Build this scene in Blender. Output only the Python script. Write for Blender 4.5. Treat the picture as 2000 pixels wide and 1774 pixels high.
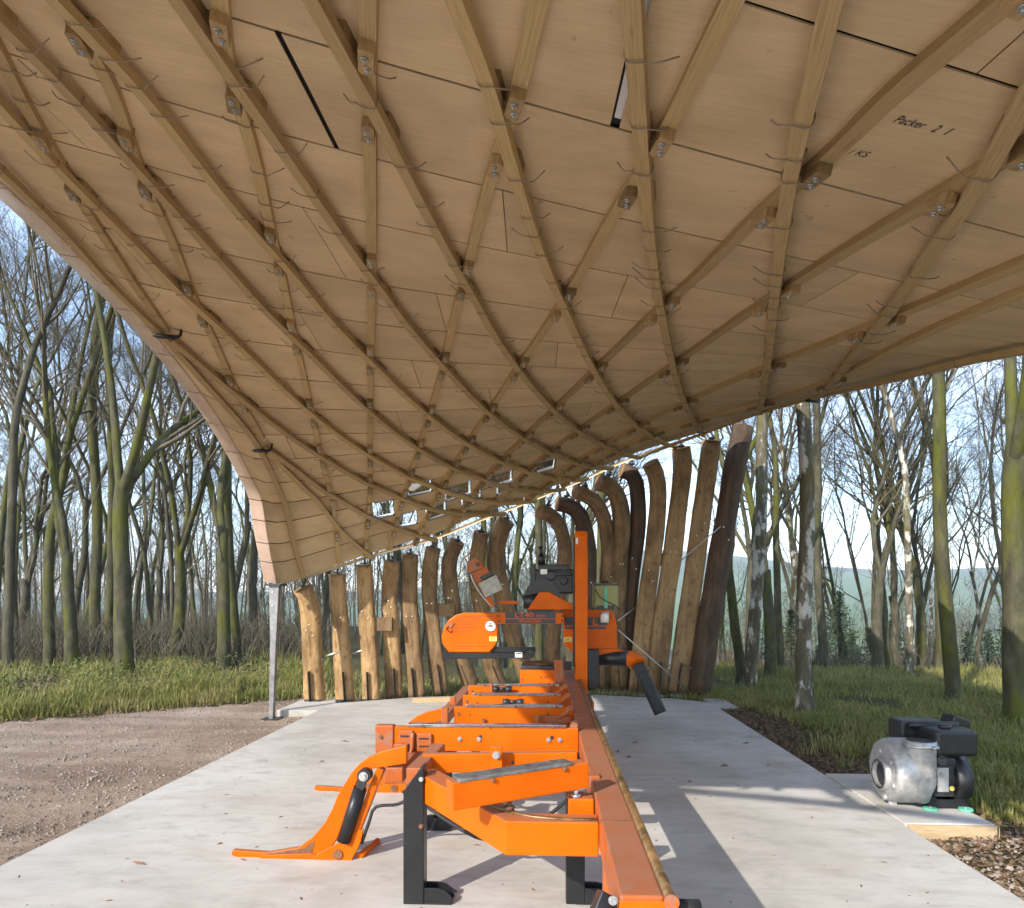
import bpy, math, random
from mathutils import Vector, Matrix
random.seed(7)
sc=bpy.context.scene
for o in list(bpy.data.objects): bpy.data.objects.remove(o)
col=sc.collection
CAMH=1.7; FPX=1333.0; YAW=math.radians(2.83); SN,CS=math.sin(YAW),math.cos(YAW)
def ray(px,py):
    dx=(px-1000)/FPX; dz=(1170-py)/FPX
    return (-SN+CS*dx, CS+SN*dx, dz)
def at_t(px,py,t):
    r=ray(px,py); return (r[0]*t,r[1]*t,CAMH+r[2]*t)
def at_y(px,py,Y):
    return at_t(px,py,Y/ray(px,py)[1])
def at_x(px,py,X):
    return at_t(px,py,X/ray(px,py)[0])
def at_z(px,py,z=0.0):
    return at_t(px,py,(z-CAMH)/ray(px,py)[2])
def catmull(pts,n):
    # arc-length resampled Catmull-Rom through pts (list of tuples) -> n points
    P=[tuple(p) for p in pts]; k=len(P[0]); out=[]
    Q=[tuple(2*P[0][c]-P[1][c] for c in range(k))]+P+[tuple(2*P[-1][c]-P[-2][c] for c in range(k))]
    for i in range(1,len(Q)-2):
        for s in range(16):
            t=s/16.0; a,b,c_,d=Q[i-1],Q[i],Q[i+1],Q[i+2]
            out.append(tuple(.5*(2*b[c]+(c_[c]-a[c])*t+(2*a[c]-5*b[c]+4*c_[c]-d[c])*t*t+(3*b[c]-a[c]-3*c_[c]+d[c])*t**3) for c in range(k)))
    out.append(P[-1])
    L=[0.0]
    for a,b in zip(out,out[1:]): L.append(L[-1]+math.dist(a,b))
    res=[]; j=0
    for i in range(n):
        s=L[-1]*i/(n-1)
        while j<len(L)-2 and L[j+1]<s: j+=1
        f=(s-L[j])/max(1e-9,L[j+1]-L[j]); f=min(1,max(0,f))
        res.append(tuple(out[j][c]*(1-f)+out[j+1][c]*f for c in range(k)))
    return res
# roof boundary curves (left eave arch, right eave, rear edge over the posts, front edge)
LE=[(-3.9,0.2,4.30),(-3.9,1.7,4.55),(-3.9,3.2,4.68),at_x(13,364,-3.9),at_x(154,499,-3.9),at_x(259,604,-3.9),at_x(335,692,-3.9),at_x(393,767,-3.91),
    at_x(435,829,-3.94),at_x(467,884,-3.97),at_x(492,933,-4.0),at_x(511,977,-4.03),at_x(523,1053,-4.08),at_x(540,1140,-4.13)]
RE=[(3.8,0.0,2.2),(3.8,1.9,2.62),(3.8,3.8,3.15),at_x(2000,690,3.8),at_x(1800,733,3.8),at_x(1590,775,3.8),at_x(1480,810,3.8)]
BE=[LE[-1],at_t(585,1133,11.0),at_t(740,1085,11.5),at_t(840,1058,11.7),at_t(930,1022,11.9),at_t(1000,996,12.0),at_t(1060,972,12.1),at_t(1130,944,12.2),at_t(1200,912,12.3),at_t(1270,885,12.35),at_t(1380,847,12.4),RE[-1]]
FE=[LE[0],(-1.3,0.35,3.75),(1.3,0.25,3.05),RE[0]]
NB=200
cL=catmull(LE,NB+1); cR=catmull(RE,NB+1); cB=catmull(BE,NB+1); cF=catmull(FE,NB+1)
def samp(c,t):
    t=min(1,max(0,t))*NB; i=min(NB-1,int(t)); f=t-i
    return tuple(c[i][k]*(1-f)+c[i+1][k]*f for k in range(3))
def roofp(u,v):
    l,r,f,b=samp(cL,v),samp(cR,v),samp(cF,u),samp(cB,u)
    return tuple((1-u)*l[k]+u*r[k]+(1-v)*f[k]+v*b[k]-((1-u)*(1-v)*cL[0][k]+u*(1-v)*cR[0][k]+(1-u)*v*cL[-1][k]+u*v*cR[-1][k]) for k in range(3))
def roofn(u,v,e=.004):
    a=roofp(max(0,u-e),v); b=roofp(min(1,u+e),v); c=roofp(u,max(0,v-e)); d=roofp(u,min(1,v+e))
    A=[b[k]-a[k] for k in range(3)]; B=[d[k]-c[k] for k in range(3)]
    n=(A[1]*B[2]-A[2]*B[1],A[2]*B[0]-A[0]*B[2],A[0]*B[1]-A[1]*B[0]); m=math.sqrt(sum(x*x for x in n))
    s=-1 if n[2]>0 else 1
    return tuple(s*x/m for x in n)   # pointing down
def pix2uv(px,py,u0=None):
    # Newton on projection; coarse grid start
    def proj(u,v):
        x,y,z=roofp(u,v); t=-SN*x+CS*y; xr=CS*x+SN*y
        t=max(t,.05)
        return 1000+FPX*xr/t, 1170-FPX*(z-CAMH)/t
    if u0 is None:
        best=min(((px-a)**2+(py-b)**2,u,v) for u,v,a,b in _grid)
        u,v=best[1],best[2]
    else: u,v=u0
    for _ in range(25):
        a,b=proj(u,v); e=1e-4
        a1,b1=proj(u+e,v); a2,b2=proj(u,v+e)
        J=((a1-a)/e,(a2-a)/e,(b1-b)/e,(b2-b)/e); D=J[0]*J[3]-J[1]*J[2]
        if abs(D)<1e-6: break
        du=(J[3]*(px-a)-J[1]*(py-b))/D; dv=(-J[2]*(px-a)+J[0]*(py-b))/D
        m=max(abs(du),abs(dv)); s=min(1,.05/m) if m>0 else 1
        u+=du*s; v+=dv*s
        u=min(1.0,max(0.0,u)); v=min(1.0,max(0.0,v))
    return u,v
_grid=[]
for i in range(41):
    for j in range(41):
        u,v=i/40,j/40; x,y,z=roofp(u,v); t=-SN*x+CS*y
        if t>.6: _grid.append((u,v,1000+FPX*(CS*x+SN*y)/t,1170-FPX*(z-CAMH)/t))
# ---------------------------------------------------------------- camera, sky, sun, exposure
cam_d=bpy.data.cameras.new('camera'); cam=bpy.data.objects.new('camera',cam_d); col.objects.link(cam)
cam.location=(0,0,CAMH); cam.rotation_euler=(math.pi/2,0,YAW)
cam_d.sensor_fit='HORIZONTAL'; cam_d.sensor_width=36; cam_d.lens=36*FPX/2000; cam_d.shift_y=283/2000
cam_d.clip_start=.05; cam_d.clip_end=9000
sc.camera=cam
SUNV=Vector((1.05,1.41,-1.0)).normalized()      # direction the light travels
SUN_EL=math.asin(-SUNV.z); SUN_AZ=math.atan2(-SUNV.x,-SUNV.y)
w=bpy.data.worlds.new('World'); sc.world=w; w.use_nodes=True
N=w.node_tree.nodes; L=w.node_tree.links; N.clear()
out=N.new('ShaderNodeOutputWorld'); bg=N.new('ShaderNodeBackground'); sky=N.new('ShaderNodeTexSky')
sky.sky_type='NISHITA'; sky.sun_disc=False; sky.sun_elevation=SUN_EL; sky.sun_rotation=SUN_AZ
sky.air_density=1.0; sky.dust_density=.35; sky.ozone_density=1.2; sky.altitude=150
tc=N.new('ShaderNodeTexCoord'); mp=N.new('ShaderNodeMapping'); mp.inputs['Scale'].default_value=(1.2,1.2,4.5)
ns=N.new('ShaderNodeTexNoise'); ns.inputs['Scale'].default_value=2.3; ns.inputs['Detail'].default_value=8; ns.inputs['Roughness'].default_value=.6
rp=N.new('ShaderNodeValToRGB'); rp.color_ramp.elements[0].position=.42; rp.color_ramp.elements[1].position=.75
rp.color_ramp.elements[1].color=(.62,.62,.62,1)
mx=N.new('ShaderNodeMix'); mx.data_type='RGBA'; mx.inputs['B'].default_value=(5.6,6.1,7.0,1)
L.new(tc.outputs['Generated'],mp.inputs['Vector']); L.new(mp.outputs[0],ns.inputs['Vector']); L.new(ns.outputs['Fac'],rp.inputs[0])
L.new(rp.outputs[0],mx.inputs['Factor']); L.new(sky.outputs[0],mx.inputs['A']); L.new(mx.outputs['Result'],bg.inputs[0])
bg.inputs['Strength'].default_value=.118; L.new(bg.outputs[0],out.inputs[0])
sun_d=bpy.data.lights.new('sun','SUN'); sun_d.energy=2.0; sun_d.angle=math.radians(.53); sun_d.color=(1,.93,.82)
sun=bpy.data.objects.new('sun',sun_d); col.objects.link(sun); sun.rotation_euler=SUNV.to_track_quat('-Z','Y').to_euler(); sun.location=(-20,-27,25)
vs=sc.view_settings; vs.view_transform='Standard'; vs.look='None'; vs.gamma=1; vs.exposure=1.84; vs.use_curve_mapping=False
sc.cycles.max_bounces=8; sc.cycles.diffuse_bounces=5; sc.cycles.transparent_max_bounces=8; sc.cycles.use_denoising=True; sc.cycles.use_adaptive_sampling=True; sc.cycles.adaptive_threshold=.02
sc.cycles.caustics_reflective=False; sc.cycles.caustics_refractive=False
# ---------------------------------------------------------------- helpers
def link(o,parent=None):
    col.objects.link(o)
    if parent is not None: o.parent=parent
    return o
def tag(o,label,cat,group=None):
    o['label']=label; o['category']=cat
    if group: o['group']=group
    return o
def thing(name,label,cat,loc=(0,0,0),group=None):
    e=bpy.data.objects.new(name,None); e.location=loc; e.empty_display_size=.2; link(e)
    return tag(e,label,cat,group)
class MB:
    def __init__(s): s.v=[]; s.f=[]; s.uv=[]; s.sm=[]
    def poly(s,idx,uv=None,smooth=False): s.f.append(tuple(idx)); s.uv.append(uv); s.sm.append(smooth)
    def quadpts(s,pts,uv=None,smooth=False):
        b=len(s.v); s.v+= [tuple(p) for p in pts]; s.poly(range(b,b+len(pts)),uv,smooth)
    def box(s,x0,x1,y0,y1,z0,z1,M=None):
        b=len(s.v); P=[(x0,y0,z0),(x1,y0,z0),(x1,y1,z0),(x0,y1,z0),(x0,y0,z1),(x1,y0,z1),(x1,y1,z1),(x0,y1,z1)]
        if M is not None: P=[tuple(M@Vector(p)) for p in P]
        s.v+=P
        for q in ((3,2,1,0),(4,5,6,7),(0,1,5,4),(1,2,6,5),(2,3,7,6),(3,0,4,7)): s.poly([b+i for i in q])
        return s
    def prism(s,front,vec):
        b=len(s.v); n=len(front); vec=Vector(vec)
        s.v+=[tuple(p) for p in front]+[tuple(Vector(p)+vec) for p in front]
        s.poly(range(b,b+n)); s.poly([b+n+i for i in range(n-1,-1,-1)])
        for i in range(n): s.poly([b+i,b+n+i,b+n+(i+1)%n,b+(i+1)%n])
        return s
    def tube(s,pts,rad,n=8,caps=True,smooth=True,sy=1.0,rot=0.0):
        pts=[Vector(p) for p in pts]
        if not isinstance(rad,(list,tuple)): rad=[rad]*len(pts)
        d0=(pts[1]-pts[0]).normalized(); up=Vector((0,0,1)) if abs(d0.z)<.9 else Vector((0,1,0))
        side=d0.cross(up).normalized(); rings=[]; acc=0
        for i,p in enumerate(pts):
            d=(pts[min(i+1,len(pts)-1)]-pts[max(i-1,0)])
            if d.length<1e-9: d=d0
            d=d.normalized(); side=(side-d*side.dot(d)); side=side.normalized() if side.length>1e-6 else d.orthogonal().normalized()
            o=d.cross(side); b=len(s.v); rings.append(b)
            for k in range(n):
                a=2*math.pi*(k+.5*0)/n+rot
                s.v.append(tuple(p+(side*math.cos(a)+o*math.sin(a)*sy)*rad[i]))
        L=[0]
        for a_,b_ in zip(pts,pts[1:]): L.append(L[-1]+(b_-a_).length)
        for i,(a,b) in enumerate(zip(rings,rings[1:])):
            for k in range(n):
                k2=(k+1)%n
                s.poly([a+k,a+k2,b+k2,b+k],[(L[i],k/n),(L[i],(k+1)/n),(L[i+1],(k+1)/n),(L[i+1],k/n)],smooth)
        if caps:
            s.poly([rings[0]+k for k in range(n-1,-1,-1)]); s.poly([rings[-1]+k for k in range(n)])
        return s
    def cyl(s,p0,p1,r,n=14,r1=None,smooth=True): return s.tube([p0,p1],[r,r if r1 is None else r1],n,True,smooth)
    def beam(s,p0,p1,w,h,up=(0,0,1)):
        # rectangular bar from p0 to p1 (centre line), width w sideways, height h along up
        p0,p1,up=Vector(p0),Vector(p1),Vector(up); d=(p1-p0).normalized(); sd=d.cross(up).normalized(); u=sd.cross(d).normalized()
        b=len(s.v)
        for p in (p0,p1):
            for a,c in ((-1,-1),(1,-1),(1,1),(-1,1)): s.v.append(tuple(p+sd*(a*w/2)+u*(c*h/2)))
        for q in ((0,1,2,3),(7,6,5,4),(0,4,5,1),(1,5,6,2),(2,6,7,3),(3,7,4,0)): s.poly([b+i for i in q])
        return s
    def sphere(s,c,r,nu=12,nv=8,sc3=(1,1,1)):
        b=len(s.v); c=Vector(c)
        for j in range(1,nv):
            for i in range(nu):
                a=2*math.pi*i/nu; t=math.pi*j/nv
                s.v.append((c.x+r*sc3[0]*math.sin(t)*math.cos(a),c.y+r*sc3[1]*math.sin(t)*math.sin(a),c.z+r*sc3[2]*math.cos(t)))
        s.v+=[(c.x,c.y,c.z+r*sc3[2]),(c.x,c.y,c.z-r*sc3[2])]; T=b+nu*(nv-1)
        for j in range(nv-2):
            for i in range(nu): s.poly([b+j*nu+i,b+(j+1)*nu+i,b+(j+1)*nu+(i+1)%nu,b+j*nu+(i+1)%nu],None,True)
        for i in range(nu):
            s.poly([T,b+i,b+(i+1)%nu],None,True); s.poly([T+1,b+(nv-2)*nu+(i+1)%nu,b+(nv-2)*nu+i],None,True)
        return s
    def mesh(s,name,mat=None):
        m=bpy.data.meshes.new(name); m.from_pydata(s.v,[],s.f)
        if any(u is not None for u in s.uv):
            ul=m.uv_layers.new(name='UVMap'); flat=[]
            for f,u in zip(s.f,s.uv):
                if u is None: flat+= [0.0,0.0]*len(f)
                else:
                    for q in u: flat+=[q[0],q[1]]
            ul.data.foreach_set('uv',flat)
        m.polygons.foreach_set('use_smooth',s.sm)
        if mat is not None: m.materials.append(mat)
        m.update(); return m
    def build(s,name,mat,parent=None,bevel=0,fix=True):
        m=s.mesh(name,mat); o=bpy.data.objects.new(name,m); link(o,parent)
        if parent is not None and fix: o.matrix_parent_inverse=Matrix.Translation(-parent_world(parent))
        if bevel:
            b=o.modifiers.new('Bevel','BEVEL'); b.width=bevel; b.segments=2; b.limit_method='ANGLE'; b.angle_limit=math.radians(40)
        return o
def parent_world(p): return Vector(p.location) if p.type=='EMPTY' else Vector((0,0,0))
def structure(o): o['kind']='structure'; return o
def stuff(o): o['kind']='stuff'; return o
# ---------------------------------------------------------------- materials
def nt(name):
    m=bpy.data.materials.new(name); m.use_nodes=True; n=m.node_tree.nodes; b=n['Principled BSDF']; return m,n,m.node_tree.links,b
def ramp(n,stops):
    r=n.new('ShaderNodeValToRGB'); e=r.color_ramp.elements
    while len(e)<len(stops): e.new(.5)
    for q,(p,c) in zip(e,stops): q.position=p; q.color=(*c,1)
    return r
def coords(n,l,kind='Object',scale=(1,1,1),rot=(0,0,0)):
    t=n.new('ShaderNodeTexCoord'); m=n.new('ShaderNodeMapping'); m.inputs['Scale'].default_value=scale; m.inputs['Rotation'].default_value=rot
    l.new(t.outputs[kind],m.inputs['Vector']); return m.outputs[0]
def noise(n,l,vec,scale,detail=6,rough=.6,dist=0):
    x=n.new('ShaderNodeTexNoise'); x.inputs['Scale'].default_value=scale; x.inputs['Detail'].default_value=detail; x.inputs['Roughness'].default_value=rough; x.inputs['Distortion'].default_value=dist
    l.new(vec,x.inputs['Vector']); return x.outputs['Fac']
def mixc(n,l,fac,a,b,mode='MIX'):
    m=n.new('ShaderNodeMix'); m.data_type='RGBA'; m.blend_type=mode
    for k,v in (('Factor',fac),('A',a),('B',b)):
        if isinstance(v,(int,float)): m.inputs[k].default_value=v
        elif isinstance(v,tuple): m.inputs[k].default_value=(*v,1)
        else: l.new(v,m.inputs[k])
    return m.outputs['Result']
def bump(n,l,b,h,strength=.3,dist=.01):
    x=n.new('ShaderNodeBump'); x.inputs['Strength'].default_value=strength; x.inputs['Distance'].default_value=dist
    l.new(h,x.inputs['Height']); l.new(x.outputs[0],b.inputs['Normal'])
def objvar(n,l,c,lo=.85,hi=1.12):
    i=n.new('ShaderNodeObjectInfo'); r=n.new('ShaderNodeMapRange'); r.inputs['To Min'].default_value=lo; r.inputs['To Max'].default_value=hi
    l.new(i.outputs['Random'],r.inputs['Value']); h=n.new('ShaderNodeHueSaturation'); l.new(r.outputs[0],h.inputs['Value']); l.new(c,h.inputs['Color']); return h.outputs[0]
def simple(name,ca,cb,scale=8,rough=.6,metal=0,bumps=.15,bd=.004,kind='Object',stretch=(1,1,1),lo=.35,hi=.65,var=None,spec=.5):
    m,n,l,b=nt(name); v=coords(n,l,kind,stretch); f=noise(n,l,v,scale,8,.65)
    r=ramp(n,[(lo,ca),(hi,cb)]); l.new(f,r.inputs[0]); c=r.outputs[0]
    if var: c=objvar(n,l,c,*var)
    l.new(c,b.inputs['Base Color']); b.inputs['Roughness'].default_value=rough; b.inputs['Metallic'].default_value=metal; b.inputs['Specular IOR Level'].default_value=spec
    if bumps: bump(n,l,b,f,bumps,bd)
    return m
def mat_ply():
    m,n,l,b=nt('birch_plywood'); v=coords(n,l,'UV',(3,55,1)); g=noise(n,l,v,1.0,8,.7,.6)
    r=ramp(n,[(.25,(.60,.425,.235)),(.55,(.69,.51,.295)),(.8,(.74,.56,.345))]); l.new(g,r.inputs[0])
    v2=coords(n,l,'UV',(1.3,2.2,1)); g2=noise(n,l,v2,1.1,5,.6); r2=ramp(n,[(.3,(.78,.76,.74)),(.6,(1,1,1)),(.85,(1.08,1.05,1.0))]); l.new(g2,r2.inputs[0])
    c=mixc(n,l,1.0,r.outputs[0],r2.outputs[0],'MULTIPLY')
    v3=coords(n,l,'UV',(9,9,1)); g3=noise(n,l,v3,1.0,3,.5); r3=ramp(n,[(.70,(0,0,0)),(.78,(1,1,1))]); l.new(g3,r3.inputs[0])
    c=mixc(n,l,r3.outputs[0],c,mixc(n,l,.55,c,(.26,.15,.06)))
    c=objvar(n,l,c,.9,1.08); l.new(c,b.inputs['Base Color']); b.inputs['Roughness'].default_value=.62; bump(n,l,b,g,.12,.002); return m
def mat_lath():
    m,n,l,b=nt('larch_lath'); v=coords(n,l,'UV',(1.6,14,1)); g=noise(n,l,v,2.0,8,.65,.5)
    r=ramp(n,[(.25,(.30,.185,.075)),(.5,(.47,.32,.145)),(.75,(.58,.42,.21))]); l.new(g,r.inputs[0])
    v2=coords(n,l,'UV',(2.2,2,1)); g2=noise(n,l,v2,1.4,4,.6); r2=ramp(n,[(.62,(0,0,0)),(.74,(1,1,1))]); l.new(g2,r2.inputs[0])
    c=mixc(n,l,r2.outputs[0],r.outputs[0],mixc(n,l,.5,r.outputs[0],(.20,.10,.035))); c=objvar(n,l,c,.82,1.15)
    l.new(c,b.inputs['Base Color']); b.inputs['Roughness'].default_value=.65; bump(n,l,b,g,.3,.003); return m
def mat_concrete():
    m,n,l,b=nt('concrete'); v=coords(n,l,'Object',(1,1,1)); a=noise(n,l,v,.55,9,.62,.4); r=ramp(n,[(.28,(.32,.295,.262)),(.5,(.465,.44,.40)),(.72,(.555,.535,.50))]); l.new(a,r.inputs[0])
    v2=coords(n,l,'Object',(.9,2.4,1),(0,0,.15)); s=noise(n,l,v2,2.6,9,.78,.5); r2=ramp(n,[(.25,(.74,.73,.72)),(.52,(1,1,1)),(.8,(1.06,1.05,1.04))]); l.new(s,r2.inputs[0])
    c=mixc(n,l,1.0,r.outputs[0],r2.outputs[0],'MULTIPLY')
    v3=coords(n,l,'Object',(1.3,2.6,1),(0,0,-.5)); t=noise(n,l,v3,2.1,8,.7,.3); r3=ramp(n,[(.53,(0,0,0)),(.66,(1,1,1))]); l.new(t,r3.inputs[0])
    v4=coords(n,l,'Object',(1,1,1)); q=noise(n,l,v4,.5,2,.5); r4=ramp(n,[(.42,(.15,.15,.15)),(.58,(1,1,1))]); l.new(q,r4.inputs[0])
    mk=mixc(n,l,1.0,r3.outputs[0],r4.outputs[0],'MULTIPLY'); c=mixc(n,l,mk,c,mixc(n,l,.36,c,(.17,.16,.16)))
    v5=coords(n,l,'Object',(1,1,1)); g=noise(n,l,v5,38,4,.6); r5=ramp(n,[(.70,(0,0,0)),(.76,(1,1,1))]); l.new(g,r5.inputs[0]); c=mixc(n,l,r5.outputs[0],c,mixc(n,l,.4,c,(.12,.09,.07)))
    v6=coords(n,l,'Object',(1.1,2.2,1)); k=noise(n,l,v6,.9,4,.6); r6=ramp(n,[(.55,(0,0,0)),(.72,(1,1,1))]); l.new(k,r6.inputs[0]); c=mixc(n,l,r6.outputs[0],c,mixc(n,l,.34,c,(.30,.18,.085)))
    l.new(c,b.inputs['Base Color']); b.inputs['Roughness'].default_value=.8; bump(n,l,b,s,.12,.006); return m
def mat_paint(name,col_,worn,amount=.62,rough=.38,wornrough=.6,scale=7,dust=None,spec=.3):
    m,n,l,b=nt(name); v=coords(n,l,'Object'); f=noise(n,l,v,scale,9,.7); r=ramp(n,[(amount,(0,0,0)),(amount+.08,(1,1,1))]); l.new(f,r.inputs[0])
    g=noise(n,l,v,3.0,5,.6); r2=ramp(n,[(.3,tuple(c*.78 for c in col_)),(.7,tuple(min(1,c*1.06) for c in col_))]); l.new(g,r2.inputs[0])
    c=mixc(n,l,r.outputs[0],r2.outputs[0],worn)
    if dust:
        ge=n.new('ShaderNodeNewGeometry'); sx=n.new('ShaderNodeSeparateXYZ'); l.new(ge.outputs['Normal'],sx.inputs[0]); mr=n.new('ShaderNodeMapRange'); mr.inputs['From Min'].default_value=.55; mr.inputs['From Max'].default_value=.95; l.new(sx.outputs['Z'],mr.inputs['Value'])
        d2=noise(n,l,v,5,7,.7); rd=ramp(n,[(.25,(.35,)*3),(.6,(.95,)*3)]); l.new(d2,rd.inputs[0]); fm=mixc(n,l,1.0,rd.outputs[0],mr.outputs[0],'MULTIPLY'); c=mixc(n,l,fm,c,dust)
    l.new(c,b.inputs['Base Color'])
    r3=ramp(n,[(.3,(rough-.08,)*3),(.7,(rough+.14,)*3)]); l.new(g,r3.inputs[0]); b.inputs['Specular IOR Level'].default_value=spec; q=mixc(n,l,r.outputs[0],r3.outputs[0],(wornrough,)*3); l.new(q,b.inputs['Roughness']); bump(n,l,b,f,.06,.002); return m
def mat_bark(name,base,light,moss,mossamt,zs=.35,patch=None):
    m,n,l,b=nt(name); v=coords(n,l,'Object',(1,1,zs)); f=noise(n,l,v,6,9,.7,.3); r=ramp(n,[(.3,tuple(c*.45 for c in base)),(.5,base),(.72,light)]); l.new(f,r.inputs[0]); c=r.outputs[0]
    if patch:
        v3=coords(n,l,'Object',(1,1,.55)); p=noise(n,l,v3,4.2,5,.6); r3=ramp(n,[(.52,(0,0,0)),(.57,(1,1,1))]); l.new(p,r3.inputs[0]); c=mixc(n,l,r3.outputs[0],c,patch)
    v2=coords(n,l,'Object',(1,1,.4)); g=noise(n,l,v2,1.7,8,.7); r2=ramp(n,[(.62-mossamt*.4,(0,0,0)),(.76-mossamt*.4,(1,1,1))]); l.new(g,r2.inputs[0])
    c=mixc(n,l,r2.outputs[0],c,mixc(n,l,f,tuple(c*.35 for c in moss),moss)); l.new(c,b.inputs['Base Color']); b.inputs['Roughness'].default_value=.9; b.inputs['Specular IOR Level'].default_value=.2; bump(n,l,b,f,.6,.03); return m
def mat_log(name,a,b_,c_):
    m,n,l,b=nt(name); v=coords(n,l,'UV',(1.2,9,1)); f=noise(n,l,v,1.6,9,.7,.7); r=ramp(n,[(.28,a),(.5,b_),(.75,c_)]); l.new(f,r.inputs[0])
    v2=coords(n,l,'Object',(1,1,.5)); g=noise(n,l,v2,2.6,5,.65); r2=ramp(n,[(.35,(.48,.42,.36)),(.55,(.95,.93,.9)),(.8,(1.15,1.1,1.0))]); l.new(g,r2.inputs[0]); c=mixc(n,l,1.0,r.outputs[0],r2.outputs[0],'MULTIPLY')
    v3=coords(n,l,'Object',(1,1,.6)); q=noise(n,l,v3,11,6,.65); r3=ramp(n,[(.56,(0,0,0)),(.66,(1,1,1))]); l.new(q,r3.inputs[0]); c=mixc(n,l,r3.outputs[0],c,mixc(n,l,.6,c,(.06,.035,.015)))
    l.new(c,b.inputs['Base Color']); b.inputs['Roughness'].default_value=.75; bump(n,l,b,q,.7,.03); return m
M={}
M['ply']=mat_ply(); M['lath']=mat_lath(); M['concrete']=mat_concrete()
M['block']=simple('packer_timber',(.30,.185,.075),(.44,.29,.13),18,.65,stretch=(1,4,1),var=(.55,1.15))
M['steel']=simple('galvanised_steel',(.42,.42,.42),(.62,.62,.62),30,.38,.85,.05)
M['darksteel']=simple('dark_steel',(.02,.02,.022),(.045,.045,.05),14,.42,.3,.08)
M['black']=simple('black_plastic',(.010,.010,.011),(.022,.022,.024),9,.4,0,.08)
M['blackpaint']=mat_paint('black_paint',(.018,.018,.02),(.07,.06,.055),.66,.3)
M['rubber']=simple('rubber',(.012,.012,.012),(.03,.03,.03),20,.75,0,.1)
M['membrane']=simple('roof_membrane',(.012,.012,.012),(.02,.02,.02),10,.8,0,.1)
M['tie']=simple('tie_wire',(.22,.17,.13),(.38,.30,.23),30,.5,.2,0)
M['orange']=mat_paint('orange_paint',(.66,.118,.002),(.36,.085,.012),.66,.36,spec=.12,dust=(.34,.14,.068))
M['orange_worn']=mat_paint('worn_orange_paint',(.42,.10,.02),(.30,.13,.078),.50,.42,.5,11,spec=.22,dust=(.31,.135,.078))
M['rust']=simple('rust',(.10,.045,.02),(.22,.10,.045),16,.8,0,.3)
M['brass']=simple('greased_track',(.07,.042,.018),(.26,.15,.06),14,.36,.4,.08)
M['scuffed']=simple('scuffed_steel',(.12,.12,.125),(.30,.295,.29),16,.5,.6,.12)
M['chrome']=simple('polished_strip',(.50,.50,.52),(.72,.72,.74),40,.22,1,.03)
M['alu']=simple('cast_aluminium',(.40,.39,.38),(.58,.57,.56),25,.5,.55,.15)
M['white']=simple('white_print',(.7,.7,.68),(.8,.8,.78),20,.6,0,0)
M['yellow']=simple('yellow_sticker',(.75,.62,.12),(.85,.72,.2),20,.5,0,0)
M['pink']=simple('round_sticker',(.72,.52,.52),(.8,.66,.66),20,.5,0,0)
M['print']=simple('dark_print',(.07,.03,.015),(.10,.04,.02),20,.6,0,0)
M['navy']=simple('decal_panel',(.025,.022,.035),(.04,.035,.05),12,.45,0,0)
M['greenrubber']=simple('green_rubber',(.10,.42,.27),(.15,.52,.34),20,.6,0,.05)
# ---------------------------------------------------------------- gridshell roof
roof=thing('gridshell_roof','sweeping timber gridshell roof of plywood sheets and crossing laths','roof',(-4.13,10.2,0))
def gvl(v): # how a seam that meets the left eave at v leans across the shell
    return (.115 if v<.31 else .115-.035*(v-.31)/.08 if v<.39 else .08*max(0,1-(v-.39)/.32))-.05*max(0,min(1,(v-.72)/.2))
def seam(vl,u): return min(1,max(0,vl+gvl(vl)*u))
vls=[]
for px,py in ((13,364),(154,499),(259,604),(335,692),(393,767),(435,829),(467,884),(492,933),(511,977),(518,1018),(526,1060),(534,1098)):
    vls.append(pix2uv(px,py,(.0,.4))[1] if False else min(range(401),key=lambda k:(lambda q:(1000+FPX*(CS*q[0]+SN*q[1])/(-SN*q[0]+CS*q[1])-px)**2+(1170-FPX*(q[2]-CAMH)/(-SN*q[0]+CS*q[1])-py)**2)(roofp(0,.3+.7*k/400)))*.7/400+.3)
vseq=[0.0,.085,.16,.235,.309]+vls+[1.0]
UW=8.2; VW=11.0
SKY={}   # strip index -> pane intervals in u
def uof(px,py): return pix2uv(px,py)
rng=random.Random(3)
deck=MB(); cover=MB()
def grid_patch(mb,u0,u1,va,vb,nu,nv,off,flip=False,uvs=True):
    b=len(mb.v)
    for j in range(nv+1):
        for i in range(nu+1):
            u=u0+(u1-u0)*i/nu; v0_,v1_=va(u),vb(u); v=v0_+(v1_-v0_)*j/nv
            p=roofp(u,v)
            if off:
                nn=roofn(u,v); p=(p[0]-nn[0]*off,p[1]-nn[1]*off,p[2]-nn[2]*off)
            mb.v.append(p)
    for j in range(nv):
        for i in range(nu):
            q=[b+j*(nu+1)+i,b+j*(nu+1)+i+1,b+(j+1)*(nu+1)+i+1,b+(j+1)*(nu+1)+i]
            if flip: q=q[::-1]
            uv=[]
            for k in q:
                ii=(k-b)%(nu+1); jj=(k-b)//(nu+1); u=u0+(u1-u0)*ii/nu; v0_,v1_=va(u),vb(u)
                uv.append((u*UW,(v0_+(v1_-v0_)*jj/nv)*VW))
            mb.poly(q,uv,True)
    return b
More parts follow.
